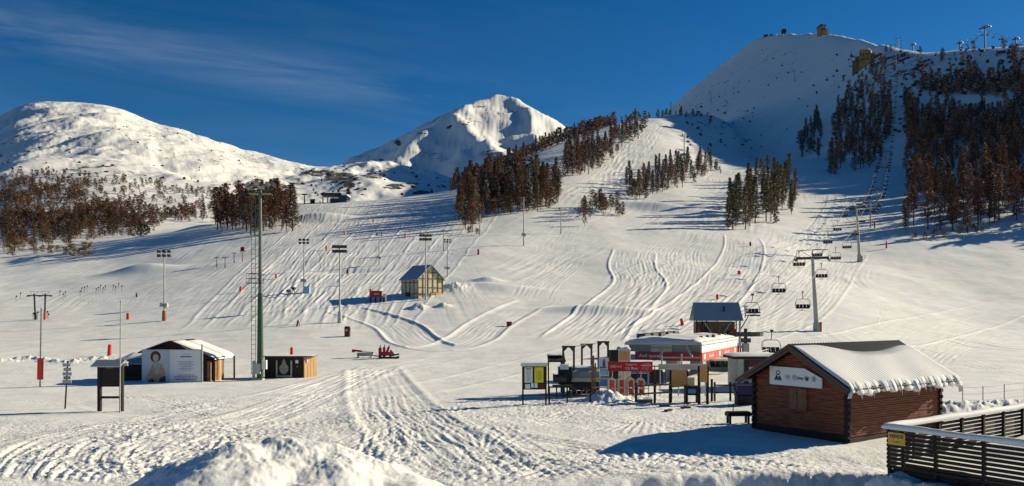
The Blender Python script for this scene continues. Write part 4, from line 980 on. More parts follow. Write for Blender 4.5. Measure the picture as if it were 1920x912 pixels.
text_mesh('lettering', 'VENDE', .07, mat('faded_orange_print', (.5,.16,.04)), vd, (0,-.058,-.09), sx=1.2)

# wire fence behind the deck
wf = thing('wire_fence', 'thin metal post fence with wires on the snow right of the log hut', 'fence', (0, 0, 0))
prev = None
for px in (1805, 1843, 1883, 1921, 1960):
    x = (px-HX)/F*49.5; z = zf(x, 49.5); mb = MB(); mb.tube((x,49.5,z-.3),(x,49.5,z+1.35),.03); mb.build('post', [GALV], wf)
    if prev:
        mb = MB()
        for dz in (.5, .9, 1.3): mb.tube((prev[0],49.5,prev[1]+dz),(x,49.5,z+dz),.006,n=4)
        mb.build('wire', [GALV], wf)
    prev = (x, z)

# ================================================================ information board and rail left of the lift
def X_(px, Y): return (px-HX)/F*Y
def Z_(row, Y): return CZ + (HY-row)/F*Y
ib = thing('information_board', 'roofed dark information board with white and yellow posters by the lift', 'notice board', (X_(1002,51.5), 51.5, zf(X_(1002,51.5),51.5)), R(4))
for x in (-.74, .74): MB().box(x-.05,-.05,-.3,x+.05,.05,2.55).build('post', [WOODD], ib)
MB().box(-.69,-.03,1.0,.69,.03,2.5).build('panel', [WOODD], ib)
MB().box(-.85,-.06,.62,.85,.0,.7).build('rail', [WOODD], ib)
MB().slab([(-.85,-.30,2.5),(.85,-.30,2.5),(.85,.02,2.66),(-.85,.02,2.66)],.05).slab([(-.85,.02,2.66),(.85,.02,2.66),(.85,.34,2.5),(-.85,.34,2.5)],.05).build('roof', [GREY], ib)
p = MB().box(-.64,-.045,1.45,-.12,-.032,2.42).build('poster', [PAPER], ib); dot_text('print', 0, .40, .75, INKG, p, (-.38,-.047,1.88), 9)
MB().box(-.56,-.05,2.3,-.2,-.046,2.36).build('title', [INK], p)
p = MB().box(0,-.045,1.45,.58,-.032,2.42).build('poster', [YEL], ib); dot_text('print', 0, .42, .6, mat('olive_print',(.35,.3,.03)), p, (.29,-.047,1.9), 7)
for a, b, c in ((-.60,-.28,1.06),(-.22,-.05,1.12),(0,.2,1.12)): MB().box(a,-.045,c,b,-.032,c+.3).build('notice', [PAPER], ib)
MB().box(.24,-.045,1.05,.62,-.032,1.36).build('notice', [mat('maroon_plate',(.10,.02,.02))], ib)
rf = thing('rail_fence', 'dark two bar rail fence between information board and turnstiles', 'fence', (X_(1027,52.5), 52.5, zf(X_(1027,52.5),52.5)))
for x in (.1, 1.27, 2.78): MB().box(x-.05,-.04,-.3,x+.05,.05,1.12).build('post', [WOODD], rf)
for z in (1.02, .5): MB().box(0,-.07,z,2.85,-.04,z+.09).build('rail', [WOODD], rf)
# steel portals
def portal(px0, px1, top, Y, label, r=.07):
    b = zf(X_(px0,Y),Y); z = Z_(top,Y)-b; w = X_(px1,Y)-X_(px0,Y)
    t = thing('steel_portal', label, 'frame', (X_(px0,Y),Y,b), 0, 'steel portal frames over the lift entrance')
    for x in (0, w): MB().box(x-r,-r,-.2,x+r,r,z).build('leg', [DMET], t)
    MB().box(-r-.03,-r-.01,z,w+r+.03,r+.01,z+.13).build('crossbeam', [DMET], t)
    MB().prism([(r,z-.28),(r,z),(r+.25,z)],.06).prism([(w-r,z-.28),(w-r-.25,z),(w-r,z)],.06).build('brace', [DMET], t)
    return t
portal(1056,1076,652,57,'leftmost steel portal frame, beside the black machinery')
portal(1091,1109,648,59,'middle steel portal frame above the covered grey green machine')
portal(1122,1140,643,61,'rightmost steel portal frame, behind the light blue poster')
MB0 = thing('tie_rail','thin horizontal rail joining the tops of the steel portals','rail',(X_(1076,57),57,Z_(650,57)))
MB().tube((0,0,0),(X_(1122,61)-X_(1076,57),4,Z_(643,61)-Z_(650,57)),.03).build('bar',[DMET],MB0)
# covered machine
cm = thing('covered_machine', 'low lift machine under a grey green cover with snow on it', 'machine', (X_(1094,57.5), 57.5, zf(X_(1094,57.5),57.5)))
mb = MB(); prof = [(-.9,1.05),(-.95,1.3),(-.7,1.75),(-.2,2.0),(.3,2.0),(.8,1.7),(.95,1.25),(.9,1.05)]
vs = [(-1.1, y, z) for y, z in prof] + [(1.1, y, z) for y, z in prof]; n = 8
mb.add(vs, [tuple(range(n)), tuple(range(2*n-1,n-1,-1))] + [((i+1)%n, i, n+i, n+(i+1)%n) for i in range(n)]); mb.box(-1.15,-1.0,1.3,1.15,-.93,1.36); mb.build('cover', [TARP], cm, .03)
snow_slab(-.9,-.3,.9,.5,1.98,.16,seed=3).build('snow', [SNOWM], cm)
MB().box(-1.0,-.8,.45,1.0,.8,1.05).box(-1.2,-.5,.15,1.2,-.3,.3).box(-1.2,.3,.15,1.2,.5,.3).build('chassis', [BLK], cm)
for x in (-.75, .1, .7):
    MB().tube((x,-.95,.55),(x,-.7,.55),.2,n=14).build('roller', [DMET], cm)
mb = MB()
for k in range(6): mb.tube((-1.0+.35*k,-1.1,.05),(-.9+.35*k,-1.1,.45),.035,n=6)
mb.box(-1.1,-1.15,.0,1.1,-1.05,.1); mb.build('linkage', [GALV], cm)
bm_ = thing('winch_machine', 'black winch machinery with a white box left of the covered machine', 'machine', (X_(1058,57), 56.6, zf(X_(1058,57),56.6)))
MB().box(-.45,-.4,.9,.45,.5,2.1).box(-.3,-.5,1.3,.5,-.4,1.9).build('housing', [BLK], bm_); MB().box(-.35,-.45,1.95,.25,-.1,2.3).build('box', [PAPER], bm_)
MB().tube((-.8,-.6,1.35),(.1,-.6,1.35),.28,n=14).tube((-.85,-.6,1.35),(-.8,-.6,1.35),.34,n=14).build('drum', [DMET], bm_)
MB().box(-.9,-.8,.78,.55,-.5,.9).tube((-.6,-.65,-.1),(-.6,-.65,.8),.05).tube((.3,-.65,-.1),(.3,-.65,.8),.05).build('stand', [DMET], bm_)
sh = thing('shelter_roof', 'small dark lean-to roof just right of the information board', 'shelter', (X_(1027,58), 58, zf(X_(1027,58),58)))
MB().slab([(0,-.8,2.42),(1.25,-.8,2.42),(1.25,.9,2.72),(0,.9,2.72)],.12).build('roof', [WOODD], sh); snow_slab(.0,-.0,1.25,.85,2.86,.1,seed=5).build('snow', [SNOWM], sh)
for x in (.08, 1.15): MB().box(x-.05,.6,-.2,x+.05,.7,2.6).build('post', [WOODD], sh)
MB().box(.95,-.6,.2,1.2,.6,2.5).build('side_panel', [WOODD], sh)
# wooden gate post, poster, booth
tp = thing('timber_post', 'thick grey wooden post left of the turnstiles', 'post', (X_(1112,54), 54, zf(X_(1112,54),54)))
MB().box(-.11,-.1,-.2,.07,.08,2.7).box(.1,-.1,-.2,.2,.0,2.2).build('post', [RAILW], tp); MB().box(-.05,-.2,1.1,1.1,-.12,1.2).box(-.05,-.2,.55,1.1,-.14,.62).build('bar', [PLY], tp)
bp_ = thing('advert_board', 'light blue and white poster board under the rightmost portal', 'poster', (X_(1131,58), 57.6, zf(X_(1131,58),57.6)))
w = .36; MB().box(-w,-.03,1.35,w,.03,2.65).build('board', [WHT], bp_); p=MB().box(-w+.04,-.04,1.40,w-.04,-.031,1.85).build('blue_field', [LBLUE], bp_); MB().box(-w+.08,-.045,1.9,.2,-.033,2.0).box(-.1,-.045,2.0,.12,-.033,2.4).box(-.06,-.045,2.42,.08,-.033,2.52).build('figure_print', [BLUE], bp_)
for x in (-w+.04, w-.04): MB().box(x-.03,.03,-.2,x+.03,.07,2.6).build('post', [GALV], bp_)
bo = thing('control_booth', 'narrow cream booth with an orange panel and rounded snow cap', 'booth', (X_(1161,61), 60.5, zf(X_(1161,61),60.5)))
MB().box(-.78,-.4,-.2,-.2,.5,3.1).build('dark_side', [BLK], bo); MB().box(-.2,-.5,-.2,.72,.5,3.15).build('body', [CREAM], bo,.04)
MB().box(-.1,-.53,2.35,.62,-.502,3.0).build('orange_panel', [OSB], bo); snow_slab(-.2,-.5,.72,.5,3.15,.2,seed=8).build('snow', [SNOWM], bo)
# red banner
bn_ = thing('lift_banner', 'long bright red sign with white lettering above the turnstiles', 'sign', (X_(1180,57), 56.6, zf(X_(1180,57),56.6)), R(-2))
z0 = Z_(697,56.6); z1 = Z_(679,56.6)
MB().box(-1.57,-.04,z0,1.57,.04,z1).build('board', [RED], bn_)
for x in (-1.25,-.45,.75,1.3): MB().tube((x,.08,-.2),(x,.08,z1),.035).build('post', [GALV], bn_)
text_mesh('lettering','Seggiovia',.20,WHT,bn_,(.08,-.045,z1-.19),sx=1.1); text_mesh('lettering','Cit Roc',.25,WHT,bn_,(.08,-.045,z0+.21),sx=1.15,bold=True)
text_mesh('lettering','Audi',.17,WHT,bn_,(-.75,-.045,(z0+z1)/2),bold=True)
mb=MB(); 
for k in range(4): 
    vs=[]
    for i in range(14):
        t=2*math.pi*i/14
        vs += [(-1.34+.10*k+.085*math.cos(t),-.043,(z0+z1)/2+.085*math.sin(t)),(-1.34+.10*k+.065*math.cos(t),-.043,(z0+z1)/2+.065*math.sin(t))]
    mb.add(vs,[((2*i+2)%28,(2*i+3)%28,2*i+1,2*i) for i in range(14)])
mb.build('rings_logo',[WHT],bn_)
mb=MB()
for k in range(5): mb.bar((.82+.1*k,-.043,z0+.12),(1.0+.1*k,-.043,z1-.1),.04,.012)
mb.box(.75,-.048,(z0+z1)/2+.06,1.48,-.041,(z0+z1)/2+.1); mb.build('stripe_logo',[WHT],bn_)
# turnstiles
ORD = ['leftmost','second from left','third from left','rightmost']
for k, px in enumerate((1147,1165,1182,1201)):
    Y = 54.6 + .3*k; t = thing('ski_turnstile', ORD[k] + ' of the four white and red ski pass turnstiles', 'turnstile', (X_(px,Y),Y,zf(X_(px,Y),Y)), R(3), 'ski pass turnstiles under the red sign')
    MB().box(-.26,-.12,0,-.17,.35,1.28).box(.17,-.12,0,.26,.35,1.28).prism([(-.30,1.28),(.30,1.28),(0,1.5)],.4,Matrix.Translation((0,-.12,0))).build('housing',[CREAM],t)
    MB().box(-.13,-.15,.78,.13,-.06,1.25).box(-.13,-.15,.30,.13,-.06,.70).build('red_panel',[RED if k%2 else PADR],t)
    MB().tube((-.5,-.3,.72),(.5,-.3,.72),.025).tube((-.5,-.3,.28),(.5,-.3,.28),.025).build('bar',[GALV],t)
    MB().tube((-.1,.5,.95),(.1,1.0,1.0),.03).tube((-.2,.5,.3),(-.2,.5,1.2),.05).build('arm',[DMET],t)
# brown rail fence, chipboards on posts
bf = thing('wooden_barrier','brown plank barrier below the lift entrance','fence',(X_(1192,53),53,zf(X_(1192,53),53)),R(4))
for x in (.02,1.28,2.3): MB().box(x-.07,-.05,-.2,x+.07,.08,1.25).build('post',[WOODD],bf)
for z in (1.05,.52): MB().bar((0,-.09,z),(2.35,-.09,z+.1),.05,.11).build('plank',[RAILW],bf)
MB().box(.05,-.12,-.05,1.1,.1,.16).build('footboard',[RAILW],bf)
def chipboard(px0,px1,r0,r1,rb,Y,label,skew=0.0):
    x0,x1=X_(px0,Y),X_(px1,Y); b=zf((x0+x1)/2,Y); t=thing('chipboard_panel',label,'board',((x0+x1)/2,Y,b),0,'orange chipboard panels on dark posts'); w=(x1-x0)/2
    za=Z_(r1,Y)-b; zb=Z_(r0,Y)-b
    mb=MB(); mb.slab([(-w,0,za),(w,0,za+skew),(w,0,zb+skew),(-w,0,zb)],.05); mb.build('board',[OSB],t)
    for x in (-w-.03,w+.03): MB().box(x-.08,-.0,-.2,x+.08,.14,zb+.02).build('post',[WOODD],t)
    return t
chipboard(1259,1287,695,727,757,53.5,'larger orange chipboard panel on dark posts by the lift entrance',.08)
c2=chipboard(1312,1326,687,717,764,52,'narrower orange chipboard panel on dark posts, with a paper sheet below')
MB().box(-.16,-.04,.72,.14,-.015,1.22).build('paper_sheet',[PAPER],c2)
tb = thing('work_table','dark trestle table between the two chipboard panels','table',(X_(1298,53),53.2,zf(X_(1298,53),53.2)))
MB().box(-.45,-.35,.95,.5,.35,1.12).build('top',[WOODD],tb)
for x in (-.38,.4): MB().box(x-.07,-.3,-.2,x+.07,.3,.95).build('leg',[WOODD],tb)
MB().box(-.4,-.2,.5,.45,.2,.6).build('shelf',[WOODD],tb)
yb=thing('yellow_crate','pale yellow box standing on the trestle table','box',(X_(1296,53),53.2,tb.location.z+1.12))
MB().box(-.18,-.2,0,.22,.2,.5).build('body',[mat('pale_yellow_plastic',(.6,.55,.25))],yb); MB().box(-.2,-.22,.5,.24,.22,.56).build('lid',[CREAM],yb)
rf2 = thing('rail_fence','dark rail fence between the chipboard panels and the log hut','fence',(X_(1340,54),54,zf(X_(1340,54),54)))
for x in (.0,1.05,1.6): MB().box(x-.06,-.05,-.2,x+.06,.06,1.3).build('post',[WOODD if x else RAILW],rf2)
for z in (.55,1.05): MB().box(0,-.08,z,1.65,-.05,z+.09).build('rail',[WOODD],rf2)
MB().box(-.25,-.02,-.2,-.12,.1,1.5).build('post',[WOODD],rf2)
gb = thing('barrier_beam','pale green steel beam over the lift gate on slim grey posts','gate',(X_(1280,57),57,zf(X_(1280,57),57)))
zz=Z_(693,57)-gb.location.z; MB().box(-1.7,-.15,zz,1.7,.15,zz+.38).build('beam',[TARP],gb)
for x in (-1.6,-.3,.3,1.6): MB().tube((x,0,-.2),(x,0,zz),.04).build('post',[GALV],gb)
MB().tube((-1.7,-.1,zz+.85),(1.3,-.1,zz+.85),.05).tube((-.1,-.1,zz+.3),(-.1,-.1,zz+1.1),.06).tube((-1.5,-.1,zz+.3),(-1.5,-.1,zz+1.0),.05).build('railing',[GALV],gb)
for k,(px,row) in enumerate(((1245,762),(1285,765),(1253,770),(1292,757))):
    g=ray(px,row); t=thing('trampled_plank','short dark plank lying in the snow before the lift gate','plank',g,R(25*k),'planks lying in the snow')
    MB().box(-.3,-.12,-.02,.35,.12,.07).build('plank',[WOODD],t)
# kiosk right of the lift, half behind the hut
kk_ = thing('ticket_kiosk','flat roofed kiosk with pale green panels half hidden behind the log hut','kiosk',(X_(1405,62),62,zf(X_(1405,62),62)))
MB().box(-1.2,0,2.35,2.6,3.2,2.55).build('roof',[WOODD],kk_); snow_slab(-1.2,0,2.6,3.2,2.55,.22,seed=9).build('snow',[SNOWM],kk_)
MB().box(-.85,.2,-.2,2.4,3,2.35).build('wall',[TARP],kk_)
MB().box(-.35,.12,-.1,.0,.19,2.3).box(.9,.12,1.7,2.3,.19,2.3).build('dark_panel',[BLK],kk_); MB().box(.02,.11,1.75,.85,.19,2.3).build('maroon_panel',[mat('maroon_plate',(.10,.02,.02))],kk_)
for x in (-1.05,): MB().tube((x,.15,-.2),(x,.15,2.35),.04).build('post',[GALV],kk_)
tp2 = thing('tarpaulin_stack','stack under a dark blue tarpaulin between kiosk and log hut','tarpaulin',(X_(1398,52),52,zf(X_(1398,52),52)))
MB().box(-.65,-.4,.55,.75,.5,1.25).slab([(-.7,-.5,.52),(.8,-.5,.52),(.8,.5,1.3),(-.7,.5,1.3)],.05).build('tarpaulin',[TBLUE],tp2,.04); MB().box(-.6,-.35,-.1,.7,.45,.55).build('stack',[WOODD],tp2)

# ================================================================ chairlift station
ST = thing('chairlift_station','long low chairlift station with snowy roof and red Audi quattro panels','lift station',(16.0,68.0,zf(16.0,68.0)),math.atan2(.4*1,.917)*0+R(-26))
# local x to the right along the front face, y back along the line
gz = ST.location.z; zb=Z_(678,68)-gz; zm=Z_(662,68)-gz; zt=Z_(640,68)-gz; W_=6.35; L_=15.9
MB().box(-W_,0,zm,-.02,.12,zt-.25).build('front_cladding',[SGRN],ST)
for a,b,c,d in ((-4.35,-2.5,zm-.06,zm+.34),(-4.35,-2.5,zm+.40,zm+.72)): MB().box(a,-.07,c,b,-.003,d).build('front_hatch',[TARP],ST)
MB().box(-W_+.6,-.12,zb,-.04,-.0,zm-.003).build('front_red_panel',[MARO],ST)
text_mesh('lettering','Audi quattro',.42,PAPER,ST,(-4.35,-.125,(zb+zm)/2+.02),sx=.95)
MB().box(.0,.0,zb,.10,L_,zm-.003).build('side_red_panel',[PADR],ST)
MB().box(-.02,.0,zm,.08,L_,zt-.2).build('side_cladding',[WHT],ST)
for y,s_ in ((3.6,'Audi'),(10.6,'Audi')): text_mesh('lettering',s_,.50,WHT,ST,(.105,y,(zb+zm)/2),(R(90),0,R(90)),sx=2.2)
for y in (.9,7.2,14.6): MB().box(.10,y-.3,zb+.15,.108,y+.35,zm-.15).build('side_logo',[WHT],ST)
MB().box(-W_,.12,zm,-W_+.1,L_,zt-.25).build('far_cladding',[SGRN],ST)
mb=MB(); n=14; prof=[(-W_-.25,zt-.42),(-W_-.15,zt-.12),(-W_+.3,zt),(-.4,zt),(.12,zt-.1),(.2,zt-.3)]
vs=[(x,-.5,z) for x,z in prof]+[(x,L_,z) for x,z in prof]; m_=len(prof)
mb.add(vs,[tuple(range(m_))[::-1],tuple(range(m_,2*m_))]+[(i,m_+i,m_+(i+1)%m_,(i+1)%m_) for i in range(m_)]); mb.build('roof',[GREY],ST)
mb=MB(); nx,ny=16,46; vs=[]; rs=random.Random(4)
for i in range(nx+1):
    for j in range(ny+1):
        u=i/nx; v=j/ny; x=-W_-.3+(W_+.55)*u; y=-.55+(L_+.4)*v
        e=min(u,1-u)*nx; zz=zt-.30 if e<1 else zt+.02 if e<2 else zt+.20+.09*math.sin(x*1.3+y*.8)+rs.uniform(-.03,.05)
        if j in (0,ny): zz=min(zz,zt-.28)
        vs.append((x,y,zz))
mb.add(vs,[(i*(ny+1)+j,(i+1)*(ny+1)+j,(i+1)*(ny+1)+j+1,i*(ny+1)+j+1) for i in range(nx) for j in range(ny)],True); mb.build('roof_snow',[SNOWM],ST)
for k in range(5): y=2+2.6*k; MB().box(-W_+.1,y,zt+.05,-W_+.9,y+1.7,zt+.50).build('roof_unit',[DMET],ST)
for k in range(5): y=2.5+2.6*k; MB().box(-.75,y,zt+.05,-.5,y+.4,zt+.36).build('roof_bracket',[DMET],ST)
for a in (((-3.0,-.1,zt-.1),(-3.3,-.9,zb+.3)),((-1.3,-.1,zt-.1),(-.55,-.9,zb+.35))): MB().tube(a[0],a[1],.10).build('strut',[GREY],ST)
for x,y in ((-W_/2,3),(-W_/2,12)): MB().box(x-.5,y-.6,-.4,x+.5,y+.6,zm+.2).build('pylon',[CONC],ST)
MB().box(-W_+.6,1,zm-.2,-.6,L_-1,zm+.1).build('machinery_frame',[DMET],ST)
um=thing('maintenance_rack','dark machinery rack standing in the snow under the lift station','machine',(X_(1225,66),66,zf(X_(1225,66),66)))
MB().box(-2.2,-.5,.35,-.6,.5,1.0).box(-.3,-.4,.2,.7,.5,1.25).build('casing',[BLK],um); MB().path([(-2.4,-.6,0),(-2.4,-.6,1.6),(.9,-.6,1.6),(.9,-.6,0)],.05).tube((-1.4,-.6,0),(-1.4,-.6,1.6),.04).tube((0,-.6,0),(0,-.6,1.6),.04).build('frame',[DMET],um); snow_slab(-2.2,-.5,-.6,.5,1.0,.12,seed=51).build('snow',[SNOWM],um)
lp=thing('loading_platform','snow covered loading platform right of the station under the wheel','platform',(X_(1372,84),84,zf(X_(1372,84),84)),R(-26))
MB().box(-2.0,-3,-.1,3.2,4,.75).build('base',[CONC],lp); snow_slab(-2.0,-3,3.2,4,.75,.35,seed=52,n=12).build('snow',[SNOWM],lp); MB().path([(3.1,-2.9,.7),(3.1,-2.9,1.9),(3.1,3.9,1.9),(3.1,3.9,.7)],.04).build('railing',[GALV],lp)
# return wheel at the far end with the turning track
q=Matrix.Rotation(R(-23.6),4,'Z')
bw = thing('return_wheel','big horizontal return wheel and steel arm at the right end of the lift station','lift wheel',(X_(1398,98),98,0))
bz=Z_(627,98)
mb=MB()
for i in range(20):
    a=2*math.pi*i/20; b=2*math.pi*(i+1)/20; mb.bar((2.0*math.cos(a),2.0*math.sin(a),bz),(2.0*math.cos(b),2.0*math.sin(b),bz),.16,.45)
for i in range(6):
    a=math.pi*i/3; mb.bar((0,0,bz),(2.0*math.cos(a),2.0*math.sin(a),bz),.1,.14)
mb.build('wheel_rim',[DMET],bw)
MB().tube((0,0,bz-1.1),(0,0,bz+.7),.22,n=12).box(-.6,-.5,bz-1.0,.5,.5,bz-.5).build('hub',[DMET],bw); MB().box(-.35,-.35,-.3,.35,.35,bz-1.1).build('column',[CONC],bw)
MB().bar((0,0,bz+2.3),(1.6,0,bz+2.3),.1,.12).bar((-.9,0,bz+.1),(.4,0,bz+2.3),.1,.1).box(.6,-.3,bz+2.2,1.7,.3,bz+2.4).build('arm',[DMET],bw)
MB().bar((-6.5,-.5,bz-.1),(-1.9,-.5,bz-1.0),.2,.5).bar((-6.5,.9,bz-.1),(-1.9,.9,bz-1.0),.2,.4).build('guide_rail',[TARP],bw)
MB().tube((-1.0,-1.0,bz-1.6),(-1.0,-1.0,bz+1.6),.12).tube((.05,.3,bz+2),(.05,.3,bz+3.4),.08).box(-.25,.15,bz+3.35,.35,.45,bz+3.5).build('mast',[GREY],bw)
# operator cabin behind the station
oc = thing('operator_cabin','log operator cabin with blue grey sheet roof behind the lift station','cabin',(X_(1344,100),100,zf(X_(1344,100),100)),R(-6))
g0=oc.location.z; e=Z_(602,100)-g0; r_=Z_(568,100)-g0; wd=2.55
MB().box(-wd+.1,.3,e-3.1,wd-.3,3.4,e-.1).build('log_wall',[mat('mixed_log_wall',(.20,.115,.06),.8,.6,3,stretch=(1,1,3))],oc)
for x in (-1.7,-.7,.4,1.3): MB().box(x-.25,.24,e-1.7,x+.25,.3,e-.7).build('window',[GLS],oc)
MB().slab([(-wd-.4,-1.0,e-.0),(wd+.5,-1.0,e-.0),(wd+.35,1.3,r_),(-wd-.2,1.3,r_)],.08).slab([(-wd-.2,1.3,r_),(wd+.35,1.3,r_),(wd+.5,3.9,e),(-wd-.4,3.9,e)],.08).build('roof',[RMET],oc)
MB().box(.75,-.1,(e+r_)/2,.95,.1,(e+r_)/2+.75).build('chimney',[BLK],oc)
MB().add([(wd-.25,-.6,e),(wd-.25,3.4,e),(wd-.25,1.3,r_-.1),(wd-.2,-.6,e),(wd-.2,3.4,e),(wd-.2,1.3,r_-.1)],[(0,1,2),(5,4,3),(0,3,4,1),(1,4,5,2),(2,5,3,0)]).build('gable_panel',[WOODD],oc)
for x in (-wd,-wd+.7,-wd+1.2,wd-.3,wd+.2): MB().box(x-.07,-.7,-.3,x+.07,-.55,e).build('post',[WOODD],oc)
for x in (-wd+.05,wd-.75): MB().box(x,-.85,e-2.2,x+.4,-.7,e-1.0).build('red_pad',[PADR],oc)
MB().bar((-1.6,-1,e-.2),(-.3,-1,e-2.3),.12,.12).bar((1.5,-1,e-.2),(.2,-1,e-2.3),.1,.1).build('brace',[GALV],oc)
MB().box(-wd-.2,-.9,e-3.3,wd+.6,3.6,e-3.1).box(-wd,-.9,-.4,wd,3.5,e-3.3).build('platform',[DMET],oc)
# ================================================================ towers, cables and chairs
def chair_mesh_parts(w=1.95):
    hang=MB().path([(0,0,0),(0,0,-.45),(0,.25,-.9)],.05).box(-.12,-.2,-.1,.12,.2,.15)
    fr=MB(); a=w/2
    fr.path([(-a*.75,.25,-1.0),(a*.75,.25,-1.0)],.045); fr.tube((0,.25,-.9),(0,.25,-1.0),.05)
    for s in (-1,1): fr.path([(s*a*.75,.25,-1.0),(s*a*.97,.22,-1.25),(s*a*1.08,.15,-1.8),(s*a,.0,-2.3)],.04)
    st=MB().slab([(-a,-.35,-2.35),(a,-.35,-2.35),(a,.2,-2.42),(-a,.2,-2.42)],.13)
    bk=MB()
    for k in range(4): x=-a+w*(k+.06)/4; bk.slab([(x,.2,-2.3),(x+w*.22,.2,-2.3),(x+w*.22,.34,-1.78),(x,.34,-1.78)],-.07)
    rl=MB().path([(-a*.95,.1,-1.5),(-a*.9,-.5,-1.95),(a*.9,-.5,-1.95),(a*.95,.1,-1.5)],.025).tube((0,-.5,-1.95),(0,-.55,-2.7),.025).tube((-a*.4,-.55,-2.7),(a*.4,-.55,-2.7),.025)
    return [('hanger',hang,DMET),('frame',fr,DMET),('seat',st,BLK),('backrest',bk,BLK),('safety_bar',rl,DMET)]
ch0=thing('lift_chair','x','chair lift chair',(0,0,0),0,'four seat chairs hanging on the chairlift cables')
for n_,mb_,m_ in chair_mesh_parts(): mb_.build(n_,[m_],ch0)
mbs=MB()
for n_,mb_,m_ in chair_mesh_parts(): mbs.m(0 if m_ is DMET else 1); mbs.add(mb_.v,mb_.f)
small_chair=mbs.build('lift_chair',[DMET,BLK]); small_me=small_chair.data; bpy.data.objects.remove(small_chair)
first=[True]
def chair(p,label,rz=0,small=False,group=None):
    if small:
        o=link_obj('lift_chair',small_me); tag(o,label,'lift chair',group or 'four seat chairs hanging on the chairlift cables'); o.location=p; o.rotation_euler=(0,0,rz); return o
    o=ch0 if first[0] else copy_tree(ch0); first[0]=False; o.location=p; o.rotation_euler=(0,0,rz); o['label']=label; o['category']='lift chair'; return o
RZC=R(-27)
A=[(1460,549,122),(1498,499,140),(1532,481,162),(1552,457,184),(1570,433,208),(1585,407,236),(1598,394,254),(1611,385,274)]
B=[(1505,579,118),(1540,521,140),(1567,487,166),(1588,466,190),(1603,442,218),(1616,417,246),(1625,397,272)]
nth=['lowest','second lowest','third','fourth','fifth','sixth','seventh','eighth']
tops={'A':[],'B':[]}
for key,lst,side_ in (('A',A,'left'),('B',B,'right')):
    for k,(px,row,Y) in enumerate(lst):
        p=pt(px,row,Y); p.z+=2.42; chair(p,f'black lift chair, {nth[k]} one up the {side_} hand cable',RZC); tops[key].append(p)
chair(pt(1411,588,104)+Vector((0,0,2.4)),'black lift chair at the right end of the station wheel',R(10))
chair(pt(1447,662,88)+Vector((0,0,2.4)),'black lift chair hanging low right behind the log hut roof',R(0))
chair(pt(1352,690,78)+Vector((0,0,2.4)),'black lift chair inside the station, just right of the chipboard panel',R(0))
def tower(px,Y,head,label,lean=0.0,arm=2.6,r0=.42,parts=True,row=None):
    b=on(px,Y) if row is None else ray(px,row); b.z=zf(b.x,b.y)
    t=thing('chairlift_tower',label,'lift tower',b,RZC,'chairlift towers'); H=Z_(head,b.y)-b.z; lx=-lean*H
    MB().tube((0,0,-.5),(lx*.55,0,H*.55),r0,r0*.8,n=16).tube((lx*.55,0,H*.55),(lx,0,H),r0*.74,r0*.55,n=16).build('shaft',[CONC],t)
    if parts:
        MB().tube((0,0,-.4),(lx*.12,0,H*.12),r0*1.5,r0*1.3,n=12).build('foundation',[CONC],t); MB().box(r0*1.2,-.25,-.2,r0*1.2+.25,.25,1.6).build('padding',[RUST],t)
        MB().path([(lx-.05+r0*.8,-.1,1),(lx*.9+r0*.6,-.1,H)],.03).build('ladder',[GALV],t)
    a=MB().bar((lx-arm,0,H),(lx+arm,0,H),.32,.42)
    a.bar((lx-arm,-.9,H+.35),(lx-arm,.9,H+.35),.1,.1).bar((lx+arm,-.9,H+.35),(lx+arm,.9,H+.35),.1,.1); a.build('crossarm',[DMET],t)
    for s in (-1,1):
        m=MB().box(lx+s*arm-.09,-1.5,H-.28,lx+s*arm+.09,1.5,H-.1)
        for k in range(6): y=-1.35+.54*k; m.tube((lx+s*arm-.12,y,H-.3),(lx+s*arm+.12,y,H-.3),.2,n=10)
        m.build('sheave_train',[BLK],t)
    m=MB()
    for s in (-1,1): m.bar((lx+s*.2,0,H+.2),(lx+s*arm*.75,0,H+1.35),.08,.08)
    m.bar((lx-arm*.95,0,H+1.35),(lx+arm*.95,0,H+1.35),.1,.1).tube((lx,0,H),(lx,0,H+1.35),.06).path([(lx-arm,0,H+.2),(lx-arm*.95,0,H+1.35)],.04); m.build('maintenance_frame',[DMET],t)
    return t,b,H
tower(1532,136,484,'tall pale steel chairlift tower nearest the log hut',.06,row=622)
tower(1612,262,390,'second pale chairlift tower up the line, beside the swept slope',.055,arm=3.0,r0=.5,row=490)
# upper line follows the ground
upl=[]; 
def lpx(Y): return float(np.interp(Y,[262,370,480,600,720,860,1000,1100],[1612,1644,1657,1668,1676,1684,1690,1693]))
YS=[330,370,450,530,610,700,790,880,960,1030]
last=None
nm=['third','fourth','fifth','sixth','seventh','eighth','ninth','tenth','eleventh','twelfth']
CAB=[(pt(1605,390,262))]
for i,Y in enumerate(YS):
    b=on(lpx(Y),Y); b.z=zf(b.x,b.y)
    if i and Z_(0,1) and (HY-(b.z-CZ)/Y*F) > last+4: break
    last=HY-(b.z-CZ)/Y*F; h=10.5
    t,_,_=tower(lpx(Y),Y,HY-(b.z+h-CZ)/Y*F,f'{nm[i]} chairlift tower up the line, small against the shaded slope' if i>2 else f'{nm[i]} chairlift tower up the line between the two groves',.0,arm=2.9,r0=.35,parts=False)
    CAB.append(Vector((b.x,b.y,b.z+h)))
